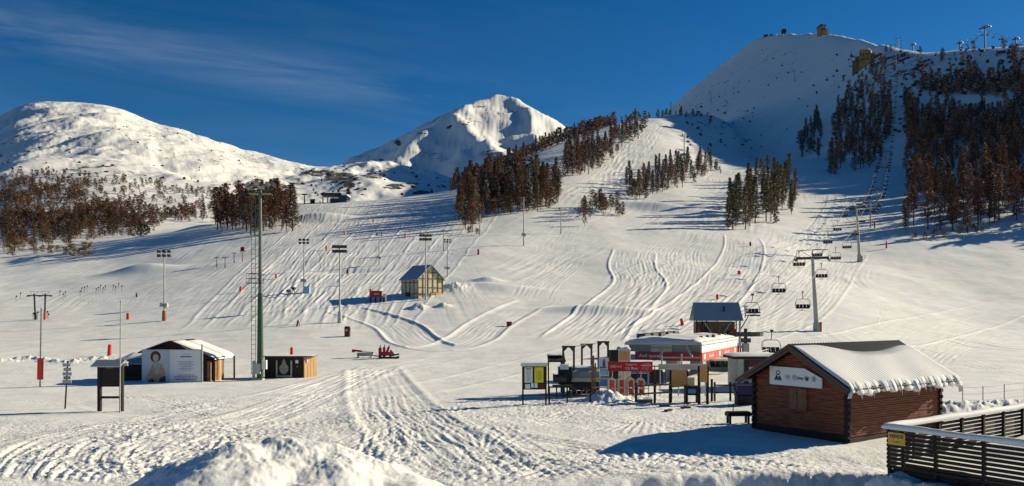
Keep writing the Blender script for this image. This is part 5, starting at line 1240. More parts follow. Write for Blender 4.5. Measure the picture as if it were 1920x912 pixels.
# cables
def cable(name,label,pts,r=.05):
    mb=MB()
    for a,b in zip(pts[:-1],pts[1:]):
        a=Vector(a); b=Vector(b); n=8; L=(b-a).length; pr=a
        for k in range(1,n+1):
            t=k/n; p=a.lerp(b,t); p.z-=4*t*(1-t)*L*.012; mb.tube(pr,p,r,n=4,caps=False); pr=p
    return tag(mb.build(name,[DMET]),label,'cable','haul cables of the chairlift')
dirx=Vector((math.cos(RZC),math.sin(RZC),0))
def shift(P,s): return [p+dirx*s*2.9 for p in P]
cable('haul_cable','left hand haul cable of the chairlift',[pt(1392,590,98)]+[p+Vector((0,0,.1)) for p in tops['A'][:]]+shift(CAB[1:],-1))
cable('haul_cable','right hand haul cable of the chairlift',[pt(1420,600,98)]+[p+Vector((0,0,.1)) for p in tops['B'][:]]+shift(CAB[1:],1))
for s,sd_ in ((-1,'left'),(1,'right')):
    P=shift(CAB,s); acc=0; k=0
    for a,b in zip(P[:-1],P[1:]):
        L=(b-a).length; d=12 if a is P[0] else 4
        while d<L:
            p=a.lerp(b,d/L); p.z-=4*(d/L)*(1-d/L)*L*.012; k+=1
            if a is P[0] and d<30: d+=16; continue
            chair(p,f'tiny chairlift chair far up the {sd_} hand cable over the shaded slope',RZC,True,'far chairs on the upper '+sd_+' hand cable'); d+=17
# lift running along the upper right skyline
prevp=None
for k,(px,hh) in enumerate(((1712,6),(1800,6),(1847,19),(1905,6),(1960,9))):
    u=(px-HX)/F; ys=fY[(fY>500)&(fY<1700)]; e_=(zat(u*ys,ys)-CZ)/ys; Y=float(ys[int(np.argmax(e_))]); x=u*Y; z=zf(x,Y)
    t=thing('skyline_lift_tower',['small T shaped lift tower on the notch left of the upper slope','low lift tower among the skyline trees','tall T shaped lift tower standing out against the sky','small lift tower near the right edge of the skyline','lift tower beyond the right edge'][k],'lift tower',(x,Y,z),R(-50),'lift towers on the upper right skyline')
    MB().tube((0,0,-1),(0,0,hh),.7,.5,n=8).build('shaft',[DMET],t); q_=1.0 if hh>15 else .55; MB().box(-5*q_,-.6,hh,5*q_,.6,hh+1).box(-3*q_,-.4,hh+1.6,3*q_,.4,hh+2.1).box(-.4,-.3,hh+1,.4,.3,hh+1.7).build('crossarm',[DMET],t)
    p=Vector((x,Y,z+hh-.4))
    if prevp is not None and k>1:
        cable('haul_cable',f'thin cable of the skyline lift, span {["","","left of","right of","at the right of"][k]} the tall T tower',[prevp,p],.12)
        n=5 if k<4 else 4
        for j in range(n):
            q_=prevp.lerp(p,(j+.5)/n); o=chair(q_+Vector((0,0,-.5)),'tiny chair of the skyline lift seen against the sky',R(-50),True,'chairs of the skyline lift'); o.scale=(1.6,1.6,1.9)
    prevp=p
# ================================================================ left plain
# floodlight mast
Y=71; mz=zf(X_(487,Y),Y); MH=Z_(352,Y)-mz
ms=thing('floodlight_mast','very tall green floodlight mast with ladder and lamp crown on the left','floodlight mast',(X_(488,Y),Y,mz))
MB().tube((0,0,-.5),(0,0,MH*.45),.30,.22,n=16).build('lower_shaft',[GRN],ms); MB().tube((0,0,MH*.45),(0,0,MH),.18,.12,n=14).build('upper_shaft',[mat('grey_green_mast_paint',(.13,.15,.12),.5,.2,2)],ms)
mb=MB()
for x in (-.78,-.42): mb.tube((x,0,.5),(x,0,MH*.96),.022,n=5)
k=.6
while k<MH*.95: mb.tube((-.84 if k<MH*.6 else -.78,0,k),(-.40,0,k),.016,n=4); k+=.42
for k in range(6): mb.tube((-.42,0,1.5+k*2.8),(0,0,1.5+k*2.8),.02,n=4)
mb.build('ladder',[DMET],ms)
pz=Z_(532,Y)-mz; mb=MB(); mb.box(-1.1,-.45,pz,.2,.35,pz+.06)
for x in (-1.1,-.65,.2):
    for y in (-.45,.35): mb.tube((x,y,pz),(x,y,pz+.85),.02,n=4)
for z in (.42,.85): mb.path([(.2,-.45,pz+z),(-1.1,-.45,pz+z),(-1.1,.35,pz+z),(.2,.35,pz+z)],.02,4)
mb.tube((0,0,pz+.75),(.55,0,pz+.75),.03); mb.build('rest_platform',[DMET],ms)
cz=MH; mb=MB()
for z,r_ in ((cz-.55,1.0),(cz-.15,1.15)):
    for i in range(8):
        a,b=2*math.pi*i/8,2*math.pi*(i+1)/8; mb.tube((r_*math.cos(a),r_*.6*math.sin(a),z),(r_*math.cos(b),r_*.6*math.sin(b),z),.03,n=4)
for i in range(4): a=math.pi*i/4; mb.tube((-1.0*math.cos(a),-.6*math.sin(a),cz-.55),(1.0*math.cos(a),.6*math.sin(a),cz-.55),.03,n=4)
mb.box(-.95,-.55,cz-.58,.95,.55,cz-.54); mb.tube((0,0,cz),(0,0,cz+.55),.03,n=5); mb.build('crown_basket',[GRN],ms)
for k,(x,y,rx,rz_) in enumerate([(-1.15,0,0,-35),(-.75,-.3,0,-15),(-.1,-.5,0,0),(.35,-.5,0,10),(.85,-.3,0,25),(1.2,0,0,40),(-.6,.4,0,0),(.6,.4,0,0)]):
    m=MB(); q=Matrix.Translation((x,y,cz+.28-(.35 if k in (1,3) else 0)))@Matrix.Rotation(R(rz_),4,'Y')@Matrix.Rotation(R(18),4,'X')
    vs=[q@Vector(v) for v in [(-.28,-.2,-.16),(.28,-.2,-.16),(.28,-.2,.16),(-.28,-.2,.16),(-.12,.18,-.08),(.12,.18,-.08),(.12,.18,.08),(-.12,.18,.08)]]
    m.add(vs,[(0,1,2,3),(7,6,5,4),(0,4,5,1),(1,5,6,2),(2,6,7,3),(3,7,4,0)]); m.m(1); vs2=[q@Vector(v) for v in [(-.25,-.21,-.13),(.25,-.21,-.13),(.25,-.21,.13),(-.25,-.21,.13)]]; m.add(vs2,[(0,1,2,3)]); m.build('floodlight',[DMET,GALV],ms)
MB().box(-.42,-.42,.55,.12,-.2,1.45).build('switch_box',[GREY],ms); MB().box(.22,-.3,.95,.62,0,1.75).build('switch_box',[WHT],ms)
MB().box(-.62,-.3,-.2,-.42,-.1,1.7).box(-.42,-.35,-.3,.3,.3,.12).build('base_plate',[GREY],ms)

def lamp(px,base,top,label,heads=6,boxes=0,pad=False,r=.11,Y=None):
    b=ray(px,base) if Y is None else on(px,Y); b.z=zf(b.x,b.y); H=Z_(top,b.y)-b.z
    t=thing('floodlight_pole',label,'floodlight pole',b,0,'slender floodlight poles on the ski slope')
    r=max(r, b.y*.0006)
    MB().tube((0,0,-.6),(0,0,H),r*1.5,r*.8,n=10).build('pole',[CONC],t); w=H*.075
    m=MB(); nr=2
    for j in range(nr):
        z=H-.06*H*j; m.bar((-w,0,z),(w,0,z),.1,.1)
    m.build('crossbar',[GALV],t)
    for k in range(heads):
        j=k%2; n=(heads+1)//2; x=-w+2*w*(k//2)/(max(1,n-1)); z=H-.06*H*j; s=H*.022
        MB().box(x-s,-s*1.2,z-s*.9,x+s,s*.4,z+s*.9).prism([(x-s*.6,z-s*.5),(x+s*.6,z-s*.5),(x+s*.6,z+s*.5),(x-s*.6,z+s*.5)],s*.9).build('floodlight',[DMET],t)
    if boxes: MB().box(-.75,-.35,H*.2,.1,.3,H*.2+.15).box(-.65,-.3,H*.2+.15,-.1,.2,H*.26).box(.15,-.3,H*.19,.6,.3,H*.25).build('service_box',[GREY],t)
    if pad: MB().tube((0,0,.0),(0,0,H*.14),.38,.34,n=10).build('padding',[RUST if pad==1 else GREY],t)
    return t
lamp(308,602,472,'floodlight pole with red padded foot on the left plain, level with the mast platform',6,1,1)
lamp(570,551,450,'floodlight pole with a white box and light blue container at its foot',6,1,0)
lamp(637,605,463,'nearest slender floodlight pole with two rows of lamps, right of the green mast',8,0,2)
lamp(711,494,438,'small floodlight pole on the slope above the red kiosk sign',4,1,0)
lamp(798,562,442,'floodlight pole standing directly in front of the half timbered cabin',8,0,0)
lamp(839,519,450,'floodlight pole just right of the half timbered cabin',6,1,0)
lamp(982,461,370,'thin tall pole below the central wood',2,1,0)
lamp(1052,438,392,'thin pole between the central wood and the bushy clump',2,0,0)
for px,base,top,lb in ((1104,328,300,'thin slope lamp beside the right end of the tree belt'),(1197,262,236,'thin slope lamp on the upper piste under the ridge'),(1283,300,252,'thin slope lamp behind the knoll wood'),(1229,312,290,'slope lamp at the upper left edge of the knoll wood'),(1258,215,192,'slope lamp on the skyline ridge'),(1333,196,176,'lamp pole on the foot of the summit flank'),(1490,154,132,'lamp pole half way up the shaded summit flank'),(832,470,432,'thin lamp pole on the wide piste left of the central wood'),(900,440,402,'thin lamp pole in front of the central wood')):
    lamp(px,base,top,lb,2,0,0)
cb=thing('blue_container','light blue container at the foot of a floodlight pole','container',ray(576,551)); MB().box(-.55,-.5,-.1,.55,.5,1.35).build('body',[LBLUE],cb); MB().box(-.58,-.53,1.35,.58,.53,1.45).build('lid',[BLUE],cb)
def snowgun(px,row,label,s=1.0):
    b=ray(px,row); t=thing('snow_gun',label,'snow gun',b,R(rr.uniform(-60,60)),'snow guns on the slope')
    MB().tube((0,-.35*s,1.15*s),(0,.45*s,1.2*s),.32*s,.26*s,n=14).build('drum',[BLK],t); MB().bar((-.5*s,-.4*s,.1),(0,0,.85*s),.07,.07).bar((.5*s,-.4*s,.1),(0,0,.85*s),.07,.07).bar((0,.6*s,.1),(0,0,.85*s),.07,.07).tube((0,0,.7*s),(0,0,1.0*s),.08).build('tripod',[DMET],t)
snowgun(541,557,'snow gun left of the blue container, the lower of two'); snowgun(551,552,'snow gun left of the blue container, the upper of two')
def pad(px,row,h,label,m=PADR,w=.32,kind='safety_pad',lean=0):
    b=ray(px,row); b.z=zf(b.x,b.y); t=thing(kind,label,'safety pad',b); h=h*b.y/F
    MB().tube((0,0,.05),(lean*h,0,h),w,w*.85,n=12).ball((lean*h,0,h),w*.85,10,(1,1,.5)).build('pad',[m],t); MB().tube((0,0,-.4),(lean*h,0,h*1.05),.05).build('core_post',[GALV],t); return t
pad(205,668,20,'bright red padded post just above the low shed roof',w=.25,lean=.05)
pad(240,600,11,'small red pad on the plain above the notice board',w=.3)
pad(547,666,13,'red padded post showing above the dark emblem shed',w=.22)
pad(451,550,9,'small red pad left of the mast platform',w=.28)
pad(518,523,7,'small orange pad right of the mast on the slope',ORNG,.3)
pad(1280,612,12,'curved red pad on a pole left of the operator cabin',w=.3,lean=-.2)
pad(1345,562,9,'red pad on the slope above the operator cabin roof',w=.3)
pad(1386,516,6,'low red pad right of the curving piste tracks',w=.45)
pad(1407,465,7,'dark red pad on the slope left of the ochre tree shadow',MARO,.35)
pad(1662,468,13,'rust red padded post at the right edge of the tree shadow',w=.3)
pad(1640,427,12,'dark padded post in the tree shadow right of the second tower',MARO,.3)
pad(897,478,10,'dark red padded post on the slope below the central wood',MARO,.3)
pad(652,512,8,'small dark padded post above the kiosk sign',MARO,.3)
for px,row,lb in ((612,470,'orange marker low on the wide piste'),(646,442,'orange marker high on the wide piste'),(700,420,'orange marker near the top of the wide piste'),(760,447,'orange marker at the shadow edge of the wide piste')):
    pad(px,row,7,lb,ORNG,.35,'piste_marker')
pp=thing('padded_pole','thin steel pole with a long red padded sleeve at the far left','pole',on(76,64)); pp.location.z=zf(pp.location.x,64)
H=Z_(577,64)-pp.location.z; MB().tube((-.05,0,-.5),(.05,0,H),.06,.045).build('pole',[GALV],pp); MB().tube((-.03,0,Z_(712,64)-pp.location.z),(0,0,Z_(672,64)-pp.location.z),.22,n=14).build('padding',[PADR],pp)
sp=thing('piste_signpost','leaning signpost stacked with small grey piste plates','signpost',on(124,50)); sp.location.z=zf(sp.location.x,50)
MB().tube((-.08,0,-.3),(.1,0,2.95),.05).build('pole',[WOODD],sp)
for k,z in enumerate((2.62,2.34,2.06,1.82,1.58)): MB().box(-.18+.05*(k%2),-.08,z,.32+.04*(k%3),-.05,z+.2).build('sign_plate',[GREY if k!=3 else mat('green_grey_plate',(.2,.27,.2))],sp)
nb=thing('notice_frame','tall dark notice board frame with small snow roof on two legs','notice board',on(206,49)); nb.location.z=zf(nb.location.x,49); 
for x in (-.62,.72): MB().box(x-.10,-.1,-.3,x+.10,.1,2.95).build('leg',[WOODD],nb)
MB().box(-.55,-.06,1.5,.65,.06,2.7).build('panel',[WOODD],nb); MB().box(-.7,-.03,.78,.8,.04,.92).build('crossrail',[WOODD],nb); MB().box(-.2,-.09,2.62,.25,-.065,2.7).build('label_strip',[RAILW],nb)
MB().slab([(-.95,-.45,2.72),(.85,-.45,2.72),(.95,.05,3.08),(-.8,.05,3.08)],.07).slab([(-.8,.05,3.08),(.95,.05,3.08),(.85,.55,2.72),(-.95,.55,2.72)],.07).build('roof',[RMET],nb)
snow_slab(-.75,-.05,.85,.5,2.95,.1,seed=11).build('snow',[SNOWM],nb)
fp_=thing('flag_pole','thin bare flag pole rising beside the notice board frame','pole',on(227,48.6)); fp_.location.z=zf(fp_.location.x,48.6); MB().tube((0,-.15,-.5),(.05,-.15,Z_(565,48.6)-fp_.location.z),.05,.03).build('pole',[GALV],fp_); MB().ball((.05,-.15,Z_(565,48.6)-fp_.location.z),.06).build('finial',[GREY],fp_)

# billboard hut
bh=thing('billboard_hut','dark timber hut with a low snowy gable roof behind the big billboard','hut',(X_(322,69.2),69.2,zf(X_(322,69.2),69.2)))
MB().box(-2.4,.1,-.3,3.0,4.2,2.3).build('wall',[WOODD],bh)
MB().add([(-2.55,.02,2.3),(3.35,.02,1.9),(0,.02,3.35),(-2.55,.1,2.3),(3.35,.1,1.9),(0,.1,3.35)],[(0,1,2),(5,4,3),(0,3,4,1),(1,4,5,2),(2,5,3,0)]).build('gable',[mat('dark_red_boards',(.05,.018,.014))],bh)
rr2=MB().slab([(0,-.35,3.42),(3.75,-.35,1.93),(3.75,4.6,1.93),(0,4.6,3.42)],.10).build('roof_panel',[WOODD],bh); MB().slab([(-2.75,-.35,2.42),(0,-.35,3.42),(0,4.6,3.42),(-2.75,4.6,2.42)],.10).build('roof_panel',[WOODD],bh)
def sheet(fn,nx,ny,name,par,m=None):
    vs=[fn(i/nx,j/ny) for i in range(nx+1) for j in range(ny+1)]
    return MB().add(vs,[(i*(ny+1)+j,(i+1)*(ny+1)+j,(i+1)*(ny+1)+j+1,i*(ny+1)+j+1) for i in range(nx) for j in range(ny)],True).build(name,[m or SNOWM],par)
def edge(u,v): return min(1,min(u,1-u,v,1-v)*12)
sheet(lambda u,v:(.1+3.75*u,-.25+2.2*v,3.52-1.49*(.1+3.75*u)/3.75-.02+.17*edge(u,v)-(.1 if u==1 else 0)),14,10,'roof_snow',bh)
sheet(lambda u,v:(.3+3.6*u,2.15+2.5*v,3.52-1.49*(.3+3.6*u)/3.75-.02+.20*edge(u,v)-(.1 if u==1 else 0)),14,10,'roof_snow',bh)
sheet(lambda u,v:(-2.8+2.7*u,-.3+4.8*v,2.5+1.0*u+.12*edge(u,v)),12,14,'roof_snow',bh)
for x,y in ((3.6,.1),(4.0,4.0)): MB().box(x-.06,y-.06,-.3,x+.06,y+.06,2.0).build('porch_post',[WOODD],bh)
for k,x in enumerate((3.05,3.25,3.45)): MB().box(x,.0+k*.9,-.2,x+.16,.6+k*.9,1.75).build('leaning_plank',[RAILW],bh)
MB().tube((3.3,1.6,-.1),(3.3,1.6,1.75),.38,.38,n=14).build('timber_bundle',[PLY],bh)
bb=thing('billboard','large white billboard with a woman in a beige coat and lines of print','billboard',(X_(321.5,68.2),68.2,zf(X_(321.5,68.2),68.2)))
g0=bb.location.z; x0,x1=-2.47,2.47; z0=Z_(718,68.2)-g0; z1=Z_(657,68.2)-g0
MB().box(x0-.06,.02,z0-.06,x1+.06,.10,z1+.06).build('frame',[GREY],bb)
MB().box(x1+.06,.0,-.3,x1+.16,.12,z1+.5).box(x0,.12,-.3,x0+.12,.3,z1).build('post',[GALV],bb); MB().box(x0,.0,z0-.26,x1,.3,z0-.10).build('ledge',[CREAM],bb)
MB().box(x0,-.01,z0,-.12,.019,z1).build('photo_field',[BGBL],bb); MB().box(-.118,-.01,z0,x1,.019,z1).build('text_field',[BGW],bb)
def shape(name,pts,m,dx=0,d=.012,lv=0): 
    xx=[(x0+2.35*a,z0+(z1-z0)*b) for a,b in pts]; y=-.012-.006*lv; vs=[(a,y,b) for a,b in xx]; n=len(vs)
    return MB().add(vs,[tuple(range(n))]).build(name,[m],bb)
def oval(cx,cy,rx,ry,n=18): return [(cx+rx*math.cos(2*math.pi*i/n),cy+ry*math.sin(2*math.pi*i/n)) for i in range(n)]
shape('printed_coat',[(.14,.0),(.12,.10),(.20,.26),(.28,.38),(.36,.56),(.42,.62),(.62,.62),(.72,.56),(.80,.40),(.84,.18),(.84,.0)],COAT,lv=1)
shape('printed_sleeve',[(.60,.0),(.62,.12),(.76,.20),(.84,.22),(.84,.0)],HAIR,lv=2)
shape('printed_scarf',[(.42,.60),(.44,.30),(.52,.22),(.62,.30),(.66,.60)],mat('printed_grey_knit',(.36,.36,.34)),lv=2)
shape('printed_hair',oval(.48,.80,.19,.175),HAIR,lv=2); shape('printed_face',oval(.49,.765,.10,.135),SKIN,lv=3)
shape('printed_fringe',[(.37,.84),(.42,.93),(.50,.95),(.58,.90),(.60,.80),(.55,.86),(.48,.885),(.42,.85)],HAIR,lv=4)
for cx in (.455,.53): shape('printed_eye',oval(cx,.785,.016,.010,8),INK,lv=4)
shape('printed_mouth',oval(.49,.695,.03,.010,8),mat('printed_lips',(.35,.10,.08)),lv=4); shape('printed_nose',[(.485,.77),(.505,.73),(.48,.73)],mat('printed_shadow_skin',(.42,.25,.18)),lv=4)
shape('printed_hand',oval(.26,.16,.07,.07,10),SKIN,lv=4); shape('printed_hand',oval(.16,.07,.06,.05,10),SKIN,lv=4); shape('printed_bag',[(.22,.0),(.20,.10),(.34,.14),(.44,.08),(.44,.0)],HAIR,lv=3)
cxt=(x1-.12)/2+.06; 
MB().box(cxt-.48,-.018,z0+(z1-z0)*.785,cxt+.48,-.011,z0+(z1-z0)*.815).build('title_bar',[INK],bb)
dot_text('header_print',0,1.0,.12,INKG,bb,(cxt,-.012,z0+(z1-z0)*.88),1)
dot_text('body_print',0,1.5,.85,INKG,bb,(cxt,-.012,z0+(z1-z0)*.52),6); dot_text('footer_print',0,2.2,.5,INK,bb,(cxt,-.012,z0+(z1-z0)*.17),4)
# low shed left of it
ls=thing('low_shed','low dark shed with a blue grey snowy lean-to roof left of the billboard','shed',(X_(246,70.5),70.5,zf(X_(246,70.5),70.5)))
MB().box(-1.25,0,-.3,1.05,2.5,1.5).build('wall',[WOODD],ls)
mb=MB().slab([(-1.7,-.45,1.42),(1.1,-.45,1.42),(1.1,2.4,2.25),(-1.0,2.4,2.25)],.07); mb.build('roof',[RMET],ls)
sheet(lambda u,v:(-1.0+2.1*u,.9+1.5*v,1.87+.42*v+.10*edge(u,v)),8,6,'roof_snow',ls)
MB().box(-.6,-.25,-.1,.9,-.05,.35).build('bench_box',[BLK],ls)
# emblem shed
es=thing('emblem_shed','low dark shed with a carved grey emblem and pale plywood end','shed',(X_(533,73),73,zf(X_(533,73),73)))
MB().box(-1.78,0,-.3,1.7,1.5,1.88).build('wall',[WOODD],es)
MB().box(1.7,.1,-.3,1.76,1.55,1.9).build('plywood_end',[PLY],es)
q=Matrix.Rotation(R(-30),4,'Z')
mb=MB()
for k in range(4):
    a=q@Vector((1.78+.0,-.8*0-.0,0)); 
for k in range(4): mb.slab([(1.78+.21*k,.02+.32*k,-.2),(1.97+.21*k,.31+.32*k,-.2),(1.97+.21*k,.31+.32*k,1.84),(1.78+.21*k,.02+.32*k,1.84)],.05)
mb.build('plywood_end',[PLY],es)
MB().box(-1.85,-.12,1.88,2.6,1.6,1.96).build('roof',[BOARD],es); snow_slab(-1.8,-.08,2.5,1.55,1.96,.07,seed=21).build('snow',[SNOWM],es)
EMB=mat('carved_grey_stone',(.28,.29,.27),.8,.35,6)
em=MB().box(-.72,-.12,.02,-.6,-.0,1.55).box(.6,-.12,.02,.72,0,1.55).box(-.6,-.10,.06,.6,-.0,.2); em.build('emblem_frame',[TARP],es)
vs=[(.42*math.cos(a)*(1 if math.sin(a)>0 else .95),-.1,.85+(.42 if math.sin(a)>0 else .55)*math.sin(a)) for a in [2*math.pi*i/20 for i in range(20)]]
MB().add(vs,[tuple(range(20))]).ball((0,-.12,1.28),.2,10,(1,.3,.8)).ball((-.2,-.12,.68),.17,10,(1.2,.3,.8)).ball((.2,-.12,.68),.17,10,(1.2,.3,.8)).ball((0,-.12,.95),.16,10,(1,.3,1)).prism([(-.2,1.4),(.2,1.4),(0,1.72)],.06,Matrix.Translation((0,-.14,0))).build('carved_emblem',[EMB],es)
MB().box(1.02,-.03,1.3,1.28,-.001,1.6).build('notice',[PAPER],es); MB().box(1.15,-.03,.95,1.22,-.001,1.05).build('handle',[GREY],es)
MB().box(1.95,.16,1.35,2.05,.3,1.7).build('notice',[PAPER],es)
# groomer attachments
ga=thing('dozer_blade','long grey groomer blade with a red end lying on the snow','groomer blade',on(685,96)); ga.location.z=zf(ga.location.x,96)
MB().box(-.95,-.3,.15,1.0,.0,.55).box(-.9,-.1,.0,-.7,.4,.15).box(.6,-.1,0,.8,.4,.15).build('blade',[CONC],ga); MB().bar((-1.5,-.1,.85),(-.4,-.1,.72),.35,.22).box(-1.55,-.3,.6,-1.25,.1,.95).build('red_end',[MARO],ga); MB().bar((-.6,-.15,.68),(1.0,-.15,.6),.12,.08).tube((1.0,-.1,.2),(1.9,-.1,.1),.07).build('linkage',[DMET],ga)
gt=thing('groomer_tiller','red groomer attachment with upright arms standing on the snow','groomer tiller',on(727,95)); gt.location.z=zf(gt.location.x,95)
MB().box(-1.05,-.3,.12,-.75,.3,1.25).box(-.55,-.25,.1,-.28,.3,1.3).box(-.75,-.2,.3,.5,.35,.75).bar((-.2,0,.4),(.15,0,1.35),.3,.25).bar((.3,.05,.95),(.75,.05,.4),.22,.2).build('red_frame',[MARO],gt)
MB().bar((.2,0,.25),(1.35,0,.5),.25,.18).box(-1.0,-.35,0,1.0,.4,.16).tube((1.2,-.3,.1),(1.2,.4,.1),.16,n=10).build('hitch',[BLK],gt); MB().tube((-.9,0,1.2),(-.88,0,1.55),.06).tube((-.42,0,1.25),(-.38,0,1.6),.06).tube((.12,0,1.3),(.18,0,1.55),.06).build('hydraulic_ram',[DMET],gt)
dw=thing('padded_box','dark red padded box standing alone on the snow right of the nearest pole','safety box',ray(651,631)); MB().box(-.35,-.3,-.1,.40,.35,1.15).tube((-.35,0,1.15),(.4,0,1.15),.33,n=14).build('padding',[mat('brown_red_pad',(.10,.03,.02))],dw); MB().box(-.2,-.34,.75,.15,-.305,1.05).build('white_patch',[GREY],dw)
mb_=thing('low_marker_box','small dark red box on the snow between two joining tracks','marker box',ray(955,611)); MB().box(-.45,-.25,-.1,.4,.25,.55).build('body',[MARO],mb_); MB().box(-.5,-.28,.55,.45,.28,.65).build('cover',[BLK],mb_)
xs_=thing('crossed_pads','pair of leaning dark pads meeting at the top, on the plain','safety pad',ray(559,612)); MB().tube((-.2,0,0),(0,0,1.0),.13).build('pad',[MARO],xs_); MB().tube((.35,0,0),(.05,0,1.0),.12).build('pad',[GREY],xs_)
bpst=thing('marker_post','short black marker post on the left plain','post',ray(256,558)); MB().box(-.12,-.1,-.1,.14,.1,1.1).build('post',[BLK],bpst); MB().box(-.12,-.13,.8,.3,-.1,1.1).build('flag',[PAPER],bpst)
# practice gates: thin poles
for k in range(22):
    px=[30,38,62,70,112,118,122,150,153,158,163,180,184,188,193,197,212,216,222,228,88,90][k]; row=[566,560,600,598,556,562,558,556,550,548,546,552,549,545,550,546,545,548,542,546,597,602][k]
    b=ray(px,row); o=MB().tube((0,0,-.2),(0,0,1.3),.04,n=5).m(1).box(-.02,-.05,1.0,.22,.05,1.3).build('slalom_pole',[DMET,BLK]); tag(o,['leftmost','far left','left','middle left','middle','right','far right'][min(6,int((px-25)/30))]+[' low',' high'][row<552]+' slalom pole of the practice course on the left plain','slalom pole','thin slalom poles on the left plain'); o.location=b
# drag lift towers
def drag(px,base,top,label,padm=None,lean=0):
    b=ray(px,base); b.z=zf(b.x,b.y); H=Z_(top,b.y)-b.z; t=thing('drag_lift_tower',label,'lift tower',b,R(8),'drag lift towers'); s=H/5
    MB().bar((lean*s,0,-.3),(0,0,H*.93),.22*s,.22*s).build('shaft',[DMET],t)
    MB().bar((-1.05*s,0,H*.86),(1.05*s,0,H*.86),.16*s,.18*s).box(-1.15*s,-.3*s,H*.82,-.75*s,.3*s,H*.86).box(.75*s,-.3*s,H*.82,1.15*s,.3*s,H*.86).build('crossarm',[DMET],t)
    MB().bar((-.3*s,0,H*.88),(-.7*s,0,H),.06*s,.06*s).bar((.3*s,0,H*.88),(.7*s,0,H),.06*s,.06*s).bar((-.8*s,0,H),(.8*s,0,H),.05*s,.05*s).build('top_frame',[GALV],t)
    MB().tube((lean*s,0,0),(lean*.8*s,0,H*.25),.22*s,n=10).build('padding',[padm or BLK],t); return t
t1=drag(64,600,547,'left one of the near pair of drag lift towers at the far left',None,.25); t2=drag(85,600,547,'right one of the near pair of drag lift towers, with a red padded foot',PADR,-.1)
drag(406,506,480,'leftmost of four small drag lift towers left of the mast',None,.15); drag(422,506,480,'second of four small drag lift towers left of the mast'); drag(439,497,472,'third of four small drag lift towers left of the mast'); drag(455,494,468,'rightmost of four small drag lift towers, under a red box',PADR)
cr=thing('lift_crossbar','horizontal bar joining the near pair of drag lift towers','bar',(0,0,0)); MB().tube(pt(62,555,t1.location.y),pt(88,555,t2.location.y),.07).build('bar',[DMET],cr)
rb=thing('red_lift_box','small red box over the rightmost small drag lift tower','box',pt(455,472,ray(455,494).y)); MB().box(-.5,-.3,.1,.5,.3,1.2).build('body',[MARO],rb); MB().box(-.25,-.33,.4,.3,-.3,1.1).build('dark_panel',[BLK],rb)
# half timbered cabin
hc=thing('timbered_cabin','half timbered cabin with steep blue grey roof on the middle slope','cabin',ray(784,560),R(44))
g0=hc.location.z; Yc=hc.location.y; k_=Yc/F
ww=6.1*Yc/155; ll=5.3*Yc/155; eh=Z_(523,Yc)-g0+.1; rh=Z_(497,Yc)-g0+.1
# local x along the gable (to the right and back), local -> the long wall runs along local y to the left and back
MB().box(.05,.05,-.3,ww-.05,ll-.05,eh).build('infill',[PANEB],hc)
def tri(y,t,m,nm): MB().add([(0,y,eh),(ww,y,eh),(ww/2,y,rh-.15),(0,y+t,eh),(ww,y+t,eh),(ww/2,y+t,rh-.15)],[(0,1,2),(5,4,3),(0,3,4,1),(1,4,5,2),(2,5,3,0)]).build(nm,[m],hc)
tri(.05,.1,PANEB,'gable_infill'); tri(ll-.15,.1,PANEB,'gable_infill')
mb=MB()
for x in [ww*i/5 for i in range(6)]:
    zt_=eh+(rh-eh-.2)*(1-abs(x-ww/2)/(ww/2)); mb.box(x-.07,-.04,-.3,x+.07,.04,max(eh,zt_))
for z in (.9,eh*.55,eh): mb.box(0,-.05,z-.07,ww,.05,z+.07)
z=eh+(rh-eh)*.45; mb.box(ww*.24,-.05,z-.07,ww*.76,.05,z+.07); mb.build('timber_frame',[TIMB],hc)
mb=MB()
for y in [ll*i/4 for i in range(5)]: mb.box(-.04,y-.08,-.3,.04,y+.08,eh)
for z in (.9,eh*.80,eh): mb.box(-.05,0,z-.07,.05,ll,z+.07)
mb.build('timber_frame',[TIMB],hc)
MB().box(-.06,ll*.5,-.2,-.005,ll*.73,1.25).build('dark_opening',[BLK],hc); MB().box(-.06,ll*.03,.2,-.003,ll*.23,.85).box(-.06,ll*.78,.2,-.003,ll*.97,.85).build('grey_panel',[GREY],hc)
for s in (0,1):
    x_e=-.45 if s==0 else ww+.45; ze=eh-.32; q_=[(x_e,-.4,ze),(ww/2,-.4,rh),(ww/2,ll+.4,rh),(x_e,ll+.4,ze)]
    MB().slab(q_ if s else q_[::-1],-.10 if s else -.10).build('roof_panel',[RMET],hc)
MB().box(ww*.5,-.08,.3,ww*.98,-.045,1.2).build('orange_panel',[OSB],hc)
for k,(px,row) in enumerate(((788,560),(800,561),(812,558))):
    b=ray(px,row); t=thing('barrier_fence',['left','middle','right'][k]+' short barrier of red and white boards before the timbered cabin','barrier',b,R(10),'barriers before the timbered cabin'); MB().box(-.55,-.03,.5,.55,.03,.72).m(1).box(-.55,-.03,.8,.55,.03,1.0).build('boards',[CREAM,PADR if k==0 else GREY],t)
    for x in (-.5,.5): MB().box(x-.04,-.03,-.2,x+.04,.03,1.05).build('post',[DMET],t)
kb=thing('kiosk_sign','dark red sign box with white lettering on legs left of the timbered cabin','sign',ray(706,567)); Yk=kb.location.y
sk=Yk/F; MB().box(-10*sk,-.2,.95,10*sk,.2,.95+12*sk).build('sign_box',[MARO],kb); MB().box(-13*sk,-.25,1.0,-10.2*sk,.2,1.0+15*sk).build('end_panel',[PADR],kb)
dot_text('lettering',0,14*sk,.35,WHT,kb,(0,-.205,.95+6*sk),1)
for x in (-11,-2,8,14): MB().box(x*sk-.15,-.1,-.3,x*sk+.15,.15,.95).build('leg',[BLK],kb)
